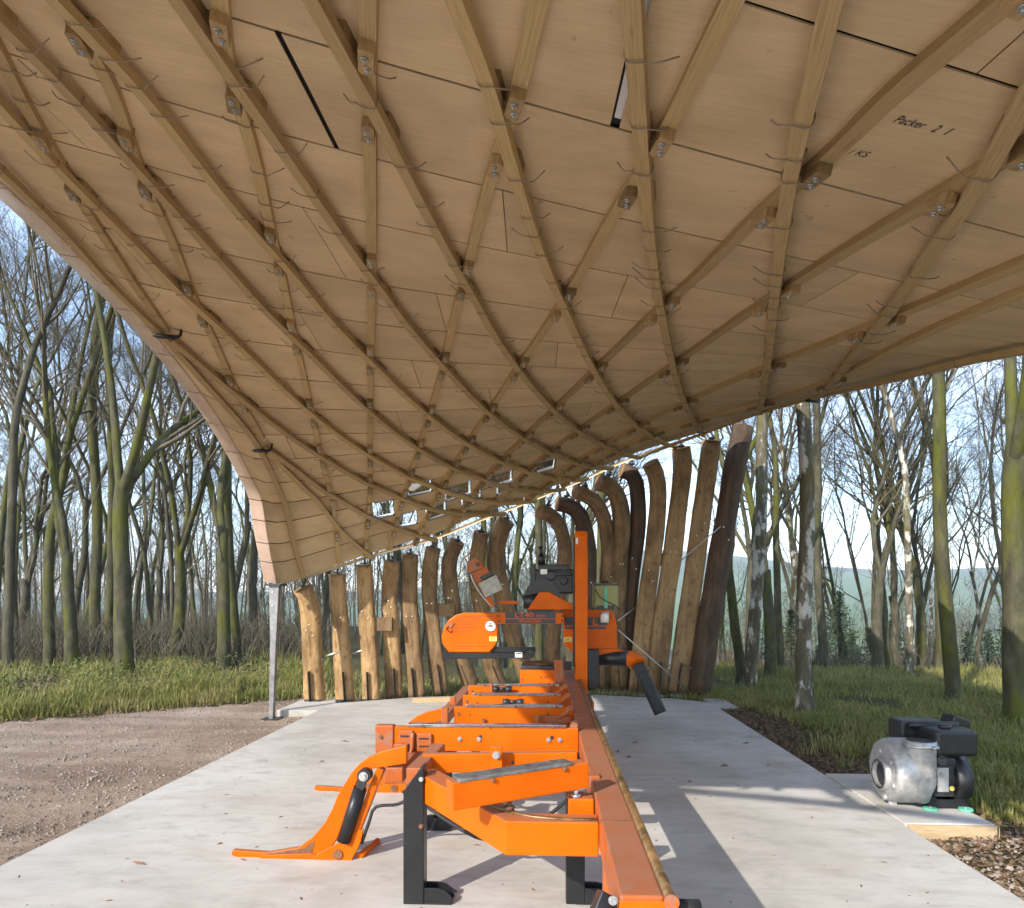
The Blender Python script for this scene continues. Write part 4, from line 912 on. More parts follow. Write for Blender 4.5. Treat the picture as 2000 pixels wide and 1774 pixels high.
# belt guard, engine
plate([(1030,1191),(1053,1157),(1072,1156),(1098,1170),(1122,1182),(1122,1191)],Y+.0,.05).build('belt_guard',OR,mill,.01)
t=MB(); a=xz(1062,1172,Y); t.tube([(a[0]-.02,Y+.06,a[2]+.03),(a[0]-.02,Y+.2,a[2]+.03)],[.215,.20],24); t.build('pulley_guard',M['black'],mill)
e0=xz(1036,1102,Y+.1); e1=xz(1124,1160,Y+.1)
t=MB(); t.box(e0[0]+.02,e1[0],Y+.12,Y+.55,e1[2],e0[2]-.06); en=t.build('engine',M['black'],mill,.02)
t=MB(); t.box(e0[0],e0[0]+.06,Y+.08,Y+.5,e1[2]-.05,e0[2]+.0); 
for k in range(8): t.box(e0[0]-.012,e0[0]+.004,Y+.1,Y+.48,e1[2]-.02+k*.045,e1[2]+.0+k*.045)
t.build('radiator',M['black'],en,.006)
t=MB(); t.box(e0[0]+.09,e1[0]-.08,Y+.10,Y+.35,e0[2]-.08,e0[2]-.005); t.cyl((e0[0]+.25,Y+.15,e0[2]-.14),(e0[0]+.25,Y+.09,e0[2]-.14),.06,14); t.cyl((e0[0]+.40,Y+.15,e0[2]-.2),(e0[0]+.40,Y+.08,e0[2]-.2),.05,14); t.box(e0[0]+.3,e0[0]+.5,Y+.09,Y+.13,e0[2]-.14,e0[2]-.10); t.build('air_filter',M['darksteel'],en,.012)
for k in range(5):
    t=MB(); z_=e1[2]+.05+k*.045; t.box(e0[0]+.13,e1[0]-.02,Y+.105,Y+.125,z_,z_+.018); t.build('cooling_fin',M['darksteel'],en)
a=xz(1062,1117,Y+.1); t=MB(); t.box(a[0]-.04,a[0]+.04,Y+.075,Y+.078,a[2]-.03,a[2]+.03); t.build('label_plate',M['white'],en)
mu0=xz(1057,1103,Y+.2); mu1=xz(1057,1084,Y+.2); mu2=xz(1054,1068,Y+.2); t=MB(); t.tube([mu0,(mu1[0],mu1[1],mu1[2]-.03),mu1],[.045,.045,.03],12); t.tube([mu1,(mu1[0],mu1[1],mu1[2]+.05),mu2],.022,10); t.build('exhaust',M['black'],en)
t=MB(); a=xz(1022,1176,Y); t.tube([(a[0],Y+.1,a[2]),(a[0]+.20,Y+.1,a[2]+.02)],[.085,.10],16); t.build('alternator',M['black'],mill)
t=MB(); t.box(xz(975,1180,Y)[0],xz(1012,1180,Y)[0],Y+.05,Y+.12,xz(0+1000,1180,Y)[2],xz(1000,1174,Y)[2]); t.build('panel_pivot',OR,mill,.004)
# operator panel on its slanted arm
ca=xz(962,1186,Y-.05); cb_=xz(920,1098,Y-.05); A0,A1=Vector(ca),Vector(cb_); dA=(A1-A0).normalized(); sA=Vector((dA.z,0,-dA.x))
t=MB(); t.beam(A0,A1,.06,.05,(0,1,0)); ct=t.build('control_arm',OR,mill,.006)
def rot_box(c,w_,h_,d_,mat,name,par,yo=0,bev=.006):
    t=MB(); t.prism([tuple(c+sA*a_*w_/2+dA*b__*h_/2+Vector((0,yo,0))) for a_,b__ in ((-1,-1),(1,-1),(1,1),(-1,1))],(0,d_,0)); return t.build(name,mat,par,bev)
rot_box(A0+dA*.23+sA*.09,.23,.19,.10,simple('scuffed_panel',(.25,.24,.19),(.42,.41,.36),9,.5),'control_box',ct,-.06)
rot_box(A0+dA*.40+sA*.05,.19,.13,.14,OW,'valve_block',ct,-.05); rot_box(A0+dA*.36+sA*.10,.16,.05,.12,M['black'],'valve_seal',ct,-.055)
t=MB(); c=A0+dA*.53+sA*.02; t.prism([tuple(c+sA*a_+dA*b__+Vector((0,-.06,0))) for a_,b__ in ((-.085,-.05),(.085,-.07),(.09,.02),(.03,.085),(-.05,.075),(-.10,.01))],(0,.13,0)); hd=t.build('valve_head',OW,ct,.006)
t=MB(); t.cyl(tuple(c+sA*.045+dA*.0+Vector((0,-.06,0))),tuple(c+sA*.045+Vector((0,-.075,0))),.024,14); t.build('dial',M['black'],hd)
t=MB(); t.tube([tuple(c+sA*-.05+dA*.04),tuple(c+sA*-.07+dA*.14),tuple(c+sA*.01+dA*.17),tuple(c+sA*.06+dA*.12)],.009,6); t.build('grab_handle',OW,ct)
t=MB(); t.tube(catmull([tuple(c+sA*-.08-dA*.06+Vector((0,-.07,0))),tuple(A0+dA*.35-sA*.07+Vector((0,-.07,0))),tuple(A0+dA*.18-sA*.05+Vector((0,-.06,0))),tuple(A0+sA*.0+Vector((0,-.05,-.0)))],12),.008,6); t.build('control_cable',M['steel'],ct)
# water tank, lubricant cup
w0=xz(1159,1190,Y+.2); w1=xz(1208,1139,Y+.2)
mt,n,l,b=nt('translucent_tank'); b.inputs['Base Color'].default_value=(.34,.34,.10,1); b.inputs['Roughness'].default_value=.35; b.inputs['Transmission Weight'].default_value=.35; b.inputs['Subsurface Weight'].default_value=0
t=MB(); t.box(w0[0],w1[0],Y+.2,Y+.45,w0[2],w1[2]); tk=t.build('water_tank',mt,mill,.03)
t=MB(); cx=(w0[0]+w1[0])/2; t.box(cx-.022,cx+.022,Y+.185,Y+.199,w0[2]+.01,w1[2]-.05); t.build('level_strip',M['greenrubber'],tk,.003)
t=MB(); t.cyl((cx,Y+.3,w1[2]-.005),(cx,Y+.3,w1[2]+.03),.05,14); t.box(w0[0],w1[0],Y+.195,Y+.2,w1[2]-.03,w1[2]-.012); t.build('tank_cap',M['black'],tk)
t=MB(); t.box(cx-.1,cx+.1,Y+.19,Y+.46,w0[2]-.005,w0[2]+.045); t.build('tank_strap',M['black'],tk)
t=MB(); t.tube(catmull([(w0[0]+.02,Y+.19,w1[2]-.08),(w0[0]+.10,Y+.18,w0[2]+.13),(w1[0]-.05,Y+.18,w0[2]+.05),(w1[0]+.03,Y+.2,w0[2]-.02)],12),.006,6); t.build('tank_hose',M['black'],tk)
a=xz(1181,1216,Y+.1); t=MB(); t.cyl((a[0],Y+.1,a[2]),(a[0],Y+.1,a[2]+.10),.05,16); cu_=t.build('lubricant_cup',M['white'],mill); t=MB(); t.cyl((a[0],Y+.1,a[2]+.10),(a[0],Y+.1,a[2]+.125),.052,16); t.build('cup_lid',M['steel'],cu_)
# side post of the carriage, guard and sawdust chute
t=MB(); p0=xz(1160,1345,8.05); p1=xz(1166,1268,8.05); t.box(p0[0]-.07,p0[0]+.06,8.02,8.14,p0[2],p1[2]); t.build('carriage_guard',BK,mill,.012)
t=MB(); a=xz(1102,1300,7.98); t.box(a[0],a[0]+.09,7.95,8.0,a[2]-.05,a[2]+.05); t.build('carriage_wiper',BK,mill,.006)
t=MB(); t.box(.42,.56,7.95,8.6,.36,.50); t.build('carriage_base',OW,mill,.008)
c0,c1,c2=Vector(xz(1160,1285,8.3)),Vector(xz(1229,1286,8.22)),Vector(xz(1246,1298,8.12)); c3=Vector(xz(1290,1393,7.95))
t=MB(); t.tube([c0,c1],.095,18); t.build('chute',M['black'],mill)
t=MB(); t.prism([xz(1150,1268,8.2),xz(1206,1268,8.2),xz(1232,1275,8.2),xz(1232,1280,8.2),xz(1150,1280,8.2)],(0,.2,0)); t.build('chute_cover',OR,mill,.006)
t=MB(); t.tube(catmull([c1,c1.lerp(c2,.5)+Vector((.02,0,.012)),c2],8),.098,18); t.build('chute_elbow',OR,mill)
t=MB(); n_=26; pts=[c2.lerp(c3,i/(n_-1)) for i in range(n_)]; t.tube(pts,[.072*(1+.015*(i%2)) for i in range(n_)],18); t.build('chute_hose',M['rubber'],mill)
# ---------------------------------------------------------------- blower engine on its plinth
BX,BY=2.98,5.72
blow=thing('blower_engine','grey cast blower with black petrol engine on green rubber feet','blower',(BX,BY,.012))
SY=5.8
def bz(px,py,Y=SY): p=at_y(px,py,Y); return p
fc=Vector(bz(1765,1512)); R_=.262
# volute: scroll profile extruded along x
prof=[]
for i in range(40):
    a=math.pi*.5+2*math.pi*i/40; r=R_*(1.0+.14*math.cos(a-math.pi*.5))
    prof.append((math.cos(a)*r,math.sin(a)*r))
xf0=fc.x-.17; xf1=fc.x+.12
mb=MB(); rings=[]
for x,sc_ in ((xf0,.86),(xf0+.012,.93),(xf0+.05,.985),(xf0+.12,1.0),(xf1-.07,1.0),(xf1-.02,.97),(xf1,.88)):
    b=len(mb.v); rings.append(b)
    for (py_,pz_) in prof: mb.v.append((x,fc.y+py_*sc_,fc.z+pz_*sc_))
for a,b in zip(rings,rings[1:]):
    for k in range(40): mb.poly([a+k,a+(k+1)%40,b+(k+1)%40,b+k],None,True)
mb.poly([rings[0]+k for k in range(40)][::-1]); mb.poly([rings[-1]+k for k in range(40)]); vol=mb.build('volute',M['alu'],blow)
mb=MB(); mb.tube([(xf0-.035,fc.y,fc.z),(xf0-.03,fc.y,fc.z),(xf0+.02,fc.y,fc.z)],[.12,.135,.145],24,False); mb.tube([(xf0-.035,fc.y,fc.z),(xf0+.0,fc.y,fc.z)],[.105,.095],24,False); mb.build('inlet_ring',M['alu'],vol)
mb=MB(); mb.cyl((xf0-.002,fc.y,fc.z),(xf0-.0045,fc.y,fc.z),.10,24); mb.build('inlet_hole',M['black'],vol)
for i in range(6):
    a=i*math.pi/3+.3; p=Vector((xf0+.045,fc.y+math.cos(a)*.185,fc.z+math.sin(a)*.185)); mb=MB(); mb.cyl(p+Vector((-.06,0,0)),p+Vector((.04,0,0)),.024,8); mb.prism([tuple(p+Vector((-.02,math.cos(a)*q+math.sin(a)*r,math.sin(a)*q-math.cos(a)*r))) for q,r in ((-.05,-.008),(.06,-.008),(.06,.008),(-.05,.008))],(.06,0,0)); mb.build('boss',M['alu'],vol)
oz=bz(1785,1438)[2]; ox=fc.x+.045; oy=fc.y-.165
mb=MB(); mb.tube([(ox,oy+.05,fc.z-.16),(ox,oy+.01,fc.z-.02),(ox,oy,oz-.06),(ox,oy,oz-.045),(ox,oy,oz)],[.09,.118,.112,.119,.116],22); mb.build('outlet',M['alu'],vol)
mb=MB(); mb.tube([(ox,oy,oz-.05),(ox,oy,oz-.025)],[.126,.126],22); mb.cyl((ox+.03,oy-.125,oz-.037),(ox+.075,oy-.125,oz-.037),.012,8); mb.build('hose_clamp',M['steel'],vol)
mb=MB(); mb.tube([(ox,oy,oz+.0005),(ox,oy,oz+.002)],[.105,.105],22); mb.build('outlet_hole',M['black'],vol)
t0,t1=bz(1815,1480,5.72),bz(1897,1424,5.72)
mb=MB(); mb.box(t0[0],t1[0],5.62,5.98,t0[2]+.03,t1[2]); tank=mb.build('fuel_tank',M['black'],blow,.03)
mb=MB(); cx=(t0[0]+t1[0])/2; mb.cyl((cx-.02,5.76,t1[2]-.01),(cx-.02,5.76,t1[2]+.03),.045,16); mb.build('fuel_cap',M['black'],tank)
mb=MB(); f0,f1=bz(1750,1445,6.0),bz(1835,1406,6.0); mb.box(f0[0],f1[0],5.92,6.15,f0[2],f1[2]); mb.cyl((f0[0]+.05,5.90,f1[2]-.03),(f1[0]+.1,5.90,f1[2]-.025),.03,10); mb.build('air_cleaner',M['black'],blow,.025)
mb=MB(); f0=bz(1850,1412,6.02); f1=bz(1888,1402,6.02); mb.prism([(f0[0],5.96,f0[2]),(f1[0],5.96,f0[2]-.03),(f1[0],5.96,f0[2]+.03),(f0[0]+.03,5.96,f1[2]+.03)],(0,.18,0)); mb.build('muffler_shield',M['black'],blow,.01)
g0,g1=bz(1822,1562,5.72),bz(1860,1482,5.72)
mb=MB(); mb.box(g0[0]-.03,g1[0]+.0,5.66,5.98,g0[2],g1[2]+.02); eb=mb.build('crankcase',M['darksteel'],blow,.02)
mb=MB(); mb.box(g0[0]+.0,g0[0]+.09,5.655,5.662,g0[2]+.08,g1[2]-.06); mb.build('cover_plate',M['alu'],eb,.004)
mb=MB(); mb.cyl((g0[0]+.035,5.656,g0[2]+.22),(g0[0]+.035,5.645,g0[2]+.22),.022,12); mb.build('drain_plug',M['steel'],eb)
mb=MB(); mb.cyl((g0[0]+.115,5.658,g0[2]+.11),(g0[0]+.115,5.653,g0[2]+.11),.02,14); mb.build('oil_badge',M['yellow'],eb)
mb=MB(); mb.cyl((g0[0]+.03,5.70,g1[2]-.01),(g0[0]+.03,5.64,g1[2]-.0),.04,12); mb.cyl((g0[0]+.02,5.64,g1[2]+.02),(g0[0]+.10,5.64,g1[2]+.025),.008,6); mb.build('oil_filler',M['darksteel'],eb)
mb=MB(); mb.cyl((g1[0]-.01,5.80,fc.z-.02),(g1[0]+.11,5.80,fc.z-.02),.19,24); mb.build('recoil_cover',M['black'],eb)
k0,k1=bz(1816,1582,5.66),bz(1891,1556,5.66)
mb=MB(); mb.box(k0[0]-.02,k1[0],5.66,5.67,k0[2],k1[2]); mb.box(k0[0]-.02,k1[0],5.60,5.67,k0[2]-.006,k0[2]); mb.box(k0[0]-.02,k1[0],5.66,6.1,k1[2]-.012,k1[2]); mb.box(k0[0]-.02,k1[0],6.1,6.11,k0[2],k1[2]); mb.build('mounting_frame',M['blackpaint'],blow,.003)
for px in (1817,1886):
    for yy in (5.62,6.08):
        p=bz(px,1588,5.62); mb=MB(); mb.cyl((p[0],yy,.012),(p[0],yy,max(.03,k0[2]-.006)),.056,18,.05); mb.build('rubber_foot',M['greenrubber'],blow)
        mb=MB(); mb.cyl((p[0],yy,k0[2]-.004),(p[0],yy,k0[2]+.04),.01,8); mb.build('stud',M['steel'],blow)
# ---------------------------------------------------------------- bare trees
M['bark_moss']=mat_bark('mossy_bark',(.065,.060,.036),(.12,.112,.07),(.125,.13,.022),.42)
M['bark_pale']=mat_bark('pale_bark',(.11,.095,.065),(.26,.24,.19),(.20,.19,.03),.26,.35,(.46,.44,.39))
M['bark_grey']=mat_bark('grey_bark',(.075,.068,.045),(.14,.128,.09),(.105,.12,.028),.24)
M['twig']=simple('twig',(.075,.062,.036),(.14,.118,.072),3,.85,0,0)
def make_tree(seed,H,r0,fork,limbs,spread=.55,twig=1.0):
    R=random.Random(seed); trunk=MB(); crown=MB()
    def grow(mb,p,d,length,r,n,sides,wander,up,rend):
        pts=[p.copy()]; rad=[r]; d=d.normalized()
        for i in range(n):
            d=(d+Vector((R.gauss(0,wander),R.gauss(0,wander),R.gauss(0,wander)+up))).normalized()
            p=p+d*(length/n); pts.append(p.copy()); rad.append(r+(rend-r)*((i+1)/n)**.9)
        mb.tube(pts,rad,sides,False,True); return pts,rad
    def side_dir(d,ang):
        o=d.orthogonal().normalized(); o.rotate(Matrix.Rotation(R.uniform(0,2*math.pi),3,d)); return (d*math.cos(ang)+o*math.sin(ang)).normalized()
    def twigs(pts,rad,level,length):
        nn={2:7,3:6,4:4}[level]; nn=max(2,int(nn*twig+R.uniform(-.5,.9)))
        for k in range(nn):
            f=R.uniform(.22,1.0)*(len(pts)-1); i=min(len(pts)-2,int(f)); p=pts[i].lerp(pts[i+1],f-i); d=(pts[i+1]-pts[i]).normalized()
            l=length*R.uniform(.38,.62)*(1.15-.35*f/(len(pts)-1)); dd=side_dir(d,R.uniform(.45,.95)); dd=(dd+Vector((0,0,.12))).normalized()
            r=max(.0035,min(rad[i]*.55,.03*(.55**(level-2)))); 
            if level<4:
                a,b=grow(crown,p,dd,l,r,4 if level==2 else 3,3,.13,.05,r*.3); twigs(a,b,level+1,l)
            else: grow(crown,p,dd,l*.9,max(.003,r*.7),2,3,.16,.05,.0015)
    stems=[]
    # root flare and trunk
    pts=[Vector((0,0,-.35)),Vector((0,0,0)),Vector((0,0,.25))]; rad=[r0*1.45,r0*1.28,r0*1.08]
    lean=Vector((R.gauss(0,.03),R.gauss(0,.03),1)); n=9; p=pts[-1].copy(); d=lean.normalized()
    for i in range(n):
        d=(d+Vector((R.gauss(0,.05),R.gauss(0,.05),.03))).normalized(); p=p+d*(fork*H/n); pts.append(p.copy()); rad.append(r0*(1.05-.28*(i+1)/n))
    trunk.tube(pts,rad,10,False,True)
    heads=[(pts[-1],d,rad[-1])]
    tops=[]
    k=limbs[0]
    for j in range(k):
        ang=R.uniform(.14,.40) if k>1 else .03
        dd=side_dir(d,ang); l=H*(1-fork)*R.uniform(.8,1.05); r=rad[-1]*(.70 if k>2 else .80 if k==2 else 1.0)
        a,b=grow(trunk,pts[-1]-d*(.32 if k>1 else .04),dd,l,r,13,7,.115,.10,.016); tops.append((a,b,l))
    # low limbs on the trunk
    for j in range(min(1,limbs[2])):
        i=R.randrange(4,len(pts)-1); a,b=grow(crown,pts[i],side_dir(d,R.uniform(.45,.8)),H*R.uniform(.12,.24),rad[i]*.2,9,4,.15,.16,.005); twigs(a,b,3,H*.13)
    for (a,b,l) in tops:
        for j in range(limbs[1]):
            f=R.uniform(.12,1.0)*(len(a)-1); i=min(len(a)-2,int(f)); d2=(a[i+1]-a[i]).normalized()
            ll=l*spread*R.uniform(.45,.8)*(1.1-.55*f/(len(a)-1)); r=min(b[i]*.6,.06)
            a2,b2=grow(crown,a[i].lerp(a[i+1],f-i),side_dir(d2,R.uniform(.45,.85)),ll,r,6,4,.11,.07,.006); twigs(a2,b2,2,ll)
    return trunk,crown
PROTO={}
specs={'fork':[(11,17,.19,.22,(2,10,2)),(12,18,.18,.16,(2,10,1)),(13,17,.20,.24,(3,8,3)),(14,18,.18,.18,(3,8,1))],
       'slim':[(21,17,.115,.35,(1,16,3)),(22,16,.11,.25,(2,9,2)),(23,18,.12,.4,(1,17,4)),(24,15,.105,.2,(2,9,3))],
       'thin':[(31,14,.075,.5,(1,12,3)),(32,13,.07,.42,(2,7,2)),(33,15,.08,.55,(1,13,2)),(34,13,.072,.34,(2,7,3))]}
for kind,lst in specs.items():
    for q,(sd,H,r0,fk,lm) in enumerate(lst):
        t,c=make_tree(sd,H,r0,fk,lm); PROTO[(kind,q)]=(t.mesh('trunk'),c.mesh('crown',M['twig']),r0,H)
MATM={}
def tree_mesh(kind,q,bark):
    k=(kind,q,bark)
    if k not in MATM:
        m=PROTO[(kind,q)][0].copy(); m.materials.clear(); m.materials.append(M[bark]); MATM[k]=m
    return MATM[k]
def tree(x,y,kind,q,r,bark,label,group=None,rz=None,hs=1.0,tilt=(0,0)):
    R=PROTO[(kind,q)]; s=max(.72,min(1.3,r/R[2]))
    e=thing('bare_tree',label,'tree',(x,y,gh(x,y)),group); e.rotation_euler=(tilt[0],tilt[1],random.uniform(0,6.28) if rz is None else rz); e.scale=(s,s,s*hs)
    o=bpy.data.objects.new('trunk',tree_mesh(kind,q,bark)); link(o,e)
    c=bpy.data.objects.new('crown',R[1]); link(c,e)
    return e
rt=random.Random(9)
def tpos(px,t): 
    r=ray(px,1170); return r[0]*t,r[1]*t
KEY=[ # px, depth, kind, variant, trunk radius, bark, label, turn
 (243,14.0,'fork',2,.175,'bark_moss','thickest mossy tree behind the grass verge, forking above head height',.4),
 (140,15.2,'fork',1,.14,'bark_moss','mossy tree with twin upright stems next to the thickest mossy tree',1.0),
 (97,15.6,'slim',1,.12,'bark_moss','thin mossy tree with two stems near the bend of the verge',2.2),
 (16,14.6,'slim',0,.10,'bark_grey','grey leaning tree where the verge comes closest to the track',.2),
 (187,17.5,'slim',2,.13,'bark_moss','straight slim tree just behind the thickest mossy tree',3.0),
 (212,18.5,'slim',0,.12,'bark_moss','slim green stem close against the thickest mossy tree',5.0),
 (345,16.5,'fork',3,.14,'bark_moss','low-forking mossy tree between the thickest tree and the steel strut',2.5),
 (437,15.4,'fork',0,.145,'bark_moss','mossy twin-stemmed tree behind the copper eave, nearest the steel strut',1.9),
 (462,16.2,'slim',2,.125,'bark_moss','slim mossy tree leaning beside the twin-stemmed tree by the strut',4.4),
 (1571,10.6,'slim',2,.12,'bark_pale','pale lichen-barked tree rising straight from the grass behind the blower',2.0),
 (1465,13.4,'slim',2,.125,'bark_pale','pale-footed tree just beyond the last log post',.6),
 (1448,13.9,'slim',1,.10,'bark_moss','thin mossy stem hugging the pale-footed tree by the last log post',2.0),
 (1506,15.0,'fork',1,.105,'bark_moss','green mossy tree leaning in the grass behind the pale-footed tree',.5),
 (1523,16.0,'slim',0,.085,'bark_moss','short mossy stem beside the leaning green tree',1.5),
 (1862,11.4,'slim',2,.115,'bark_moss','mossy tree with a slight bow, standing beyond the blower engine',3.6),
 (1990,9.8,'fork',2,.175,'bark_moss','stout yellow-mossed tree on the grass farthest from the slab',5.2),
 (1777,15.5,'slim',0,.085,'bark_pale','thin white-barked stem at the edge of the far firs',2.4),
 (1716,17.0,'fork',3,.12,'bark_grey','grey forked tree in front of the dark firs',3.9),
 (1610,17.0,'slim',2,.105,'bark_grey','upright grey tree behind the pale lichen-barked tree',4.1),
 (1732,17.4,'slim',3,.08,'bark_moss','thin mossy stem beside the grey forked tree',0.3),
 (1800,19.0,'fork',1,.13,'bark_moss','mossy fork-topped tree between the firs and the bowed mossy tree',1.3),
 (1835,17.5,'slim',0,.10,'bark_moss','straight mossy pole close behind the bowed mossy tree',2.3),
 (1160,17.5,'slim',2,.12,'bark_moss','bright mossy tree seen through the hooked posts',1.2),
 (1053,18.0,'slim',0,.11,'bark_moss','mossy tree standing behind the saw engine and hooked posts',3.3) ]
for (px,t,kind,q,r,bark,lab,rz) in KEY:
    x,y=tpos(px,t); tree(x,y,kind,q,r,bark,lab,None,rz,1.05)
used=[tpos(k[0],k[1]) for k in KEY]
def scatter(n,pa,pb,ta,tb,barks,rr,label,group,mind=1.1):
    c=0; tries=0
    while c<n and tries<4000:
        tries+=1; px=rt.uniform(pa,pb); t=ta+(tb-ta)*rt.random()**.8; x,y=tpos(px,t)
        if any((x-a)**2+(y-b)**2<mind**2 for a,b in used): continue
        used.append((x,y)); k=rt.choice(('fork','slim','slim','thin','thin','thin'))
        tree(x,y,k,rt.randrange(4),{'fork':.15,'slim':.10,'thin':.072}[k]*rt.uniform(.85,1.15),(bk:=rt.choice(barks)),label.replace('bare',{'bark_moss':'mossy','bark_grey':'grey','bark_pale':'pale-barked'}[bk]+' '+{'fork':'forked','slim':'tall','thin':'thin'}[k]),group,None,rt.uniform(.85,1.15),(rt.gauss(0,.03),rt.gauss(0,.03))); c+=1
scatter(36,-60,560,17,38,['bark_moss','bark_moss','bark_grey'],(.07,.13),'bare tree crowded in the wood beyond the dirt track','trees in the wood beyond the dirt track')
scatter(26,560,1130,16.5,34,['bark_moss','bark_grey'],(.07,.12),'bare tree seen through the row of log posts','trees behind the log posts')
scatter(26,1400,2080,18,34,['bark_moss','bark_grey','bark_pale'],(.07,.12),'bare tree on the slope behind the sunlit grass','trees on the slope behind the grass')
# far wood as one mass: thin stems and twigs, nobody could count them
far=MB(); R=random.Random(77)
def far_stem(x,y,h,r):
    z0=gh(x,y)-.3; n=5; p=Vector((x,y,z0)); d=Vector((R.gauss(0,.06),R.gauss(0,.06),1)).normalized(); pts=[p.copy()]
    for i in range(n): d=(d+Vector((R.gauss(0,.07),R.gauss(0,.07),.05))).normalized(); p=p+d*h/n; pts.append(p.copy())
    far.tube(pts,[r*(1-.85*i/n) for i in range(n+1)],3,False,True)
    for k in range(16):
        f=R.uniform(.15,1)*(n); i=min(n-1,int(f)); q=pts[i].lerp(pts[i+1],f-i); a=R.uniform(0,6.28); l=h*R.uniform(.10,.25); e=q+Vector((math.cos(a)*l*.7,math.sin(a)*l*.7,l*.75)); m_=q.lerp(e,.5)+Vector((R.gauss(0,.1),R.gauss(0,.1),R.gauss(0,.1)))
        far.tube([q,m_,e],[r*.22,r*.14,.006],3,False,True)
        for w_ in range(3):
            b=m_.lerp(e,R.random()); far.tube([b,b+Vector((R.gauss(0,.5),R.gauss(0,.5),R.uniform(.2,.9)))],[.012,.004],3,False,True)
for k in range(640):
    px=R.uniform(-120,1150) if k%5 else R.uniform(1380,2120); t=R.uniform(34,80); x,y=tpos(px,t); far_stem(x,y,R.uniform(7,12) if px<1200 else R.uniform(4,7),R.uniform(.04,.08))
stuff(tag(far.build('distant_wood',M['twig']),'hazy mass of thin bare stems far behind the nearer trees','wood'))
# understorey brush
br=MB()
for k in range(1500):
    px=R.uniform(-80,640) if R.random()<.62 else R.uniform(1400,2060); t=R.uniform(15.5,26) if px<700 else R.uniform(17.5,26); x,y=tpos(px,t); z=gh(x,y)
    for j in range(4):
        a=R.uniform(0,6.28); h=R.uniform(.3,1.3)*(1 if px<700 else .6); e=Vector((x+math.cos(a)*h*.5,y+math.sin(a)*h*.5,z+h)); m_=Vector((x,y,z)).lerp(e,.5)+Vector((R.gauss(0,.08),R.gauss(0,.08),.08)); br.tube([(x,y,z-.05),m_,e],[.012,.009,.004],3,False,True)
stuff(tag(br.build('undergrowth',M['twig']),'tangle of thin brown stems under the bare trees','undergrowth'))
# young firs behind the grass on the right
M['fir']=simple('fir_needles',(.022,.040,.020),(.055,.085,.040),3,.85,0,0,var=(.8,1.2))
def fir_mesh(seed):
    R=random.Random(seed); mb=MB(); tr=MB(); H=3.2; tr.tube([(0,0,-.3),(0,0,H*.5),(0,0,H)],[.06,.04,.008],6,False)
    for i in range(150):
        z=.1+H*.93*(i/150)**.9; L_=(1-z/H)*.95+.10; a=i*2.4+R.gauss(0,.3); l=L_*R.uniform(.55,1.15); dr=R.uniform(-.22,.12)*l
        d=Vector((math.cos(a),math.sin(a),0)); s=Vector((-d.y,d.x,0)); b=Vector((0,0,z))
        for m_ in range(9):
            f0=(m_+R.random())/9
            for sg in (-1,1):
                p=b+d*l*f0+Vector((0,0,dr*f0)); q=p+(d*.8+s*sg*.75)*(l*.24*(1.25-f0)*R.uniform(.6,1.2))+Vector((0,0,R.gauss(0,.04))); w_=.028*R.uniform(.6,1.3)
                mb.quadpts([p+d*w_,q+d*w_*.2+Vector((0,0,.01)),q-d*w_*.2,p-d*w_])
    return tr.mesh('trunk',M['bark_grey']),mb.mesh('crown',M['fir'])
firs=[fir_mesh(1),fir_mesh(2)]
for k in range(13):
    px=(1500,1545,1600,1640,1665,1700,1745,1800,1850,1890,1930,1965,2010)[k]; t=20+ (k*37%11)*.55; x,y=tpos(px,t)
    e=thing('fir_tree','dark young fir in the row behind the sunlit grass','fir',(x,y,gh(x,y)),'young firs behind the grass'); s=.6+.06*(k*53%7); e.scale=(s,s,s); e.rotation_euler=(0,0,k*1.3)
    a,b=firs[k%2]; o=bpy.data.objects.new('trunk',a); link(o,e); o=bpy.data.objects.new('crown',b); link(o,e)
# ---------------------------------------------------------------- grass, litter, stones, hills
m,n,l,b=nt('grass_blade'); oi=n.new('ShaderNodeTexCoord'); v=coords(n,l,'Object'); f=noise(n,l,v,.9,5,.6); r=ramp(n,[(.28,(.075,.105,.020)),(.42,(.15,.175,.038)),(.54,(.27,.255,.075)),(.66,(.40,.335,.15))]); 
f2=noise(n,l,v,21,2,.5); mm=n.new('ShaderNodeMath'); mm.operation='MULTIPLY_ADD'; mm.inputs[1].default_value=.55; mm.inputs[2].default_value=.0; l.new(f2,mm.inputs[0]); ad=n.new('ShaderNodeMath'); ad.operation='MULTIPLY_ADD'; ad.inputs[1].default_value=.5; l.new(f,ad.inputs[0]); l.new(mm.outputs[0],ad.inputs[2]); l.new(ad.outputs[0],r.inputs[0])
l.new(r.outputs[0],b.inputs['Base Color']); b.inputs['Roughness'].default_value=.6; b.inputs['Specular IOR Level'].default_value=.25
ts=n.new('ShaderNodeBsdfTranslucent'); l.new(r.outputs[0],ts.inputs[0]); ms=n.new('ShaderNodeMixShader'); ms.inputs[0].default_value=.3; l.new(b.outputs[0],ms.inputs[1]); l.new(ts.outputs[0],ms.inputs[2]); l.new(ms.outputs[0],n['Material Output'].inputs[0]); M['grass']=m
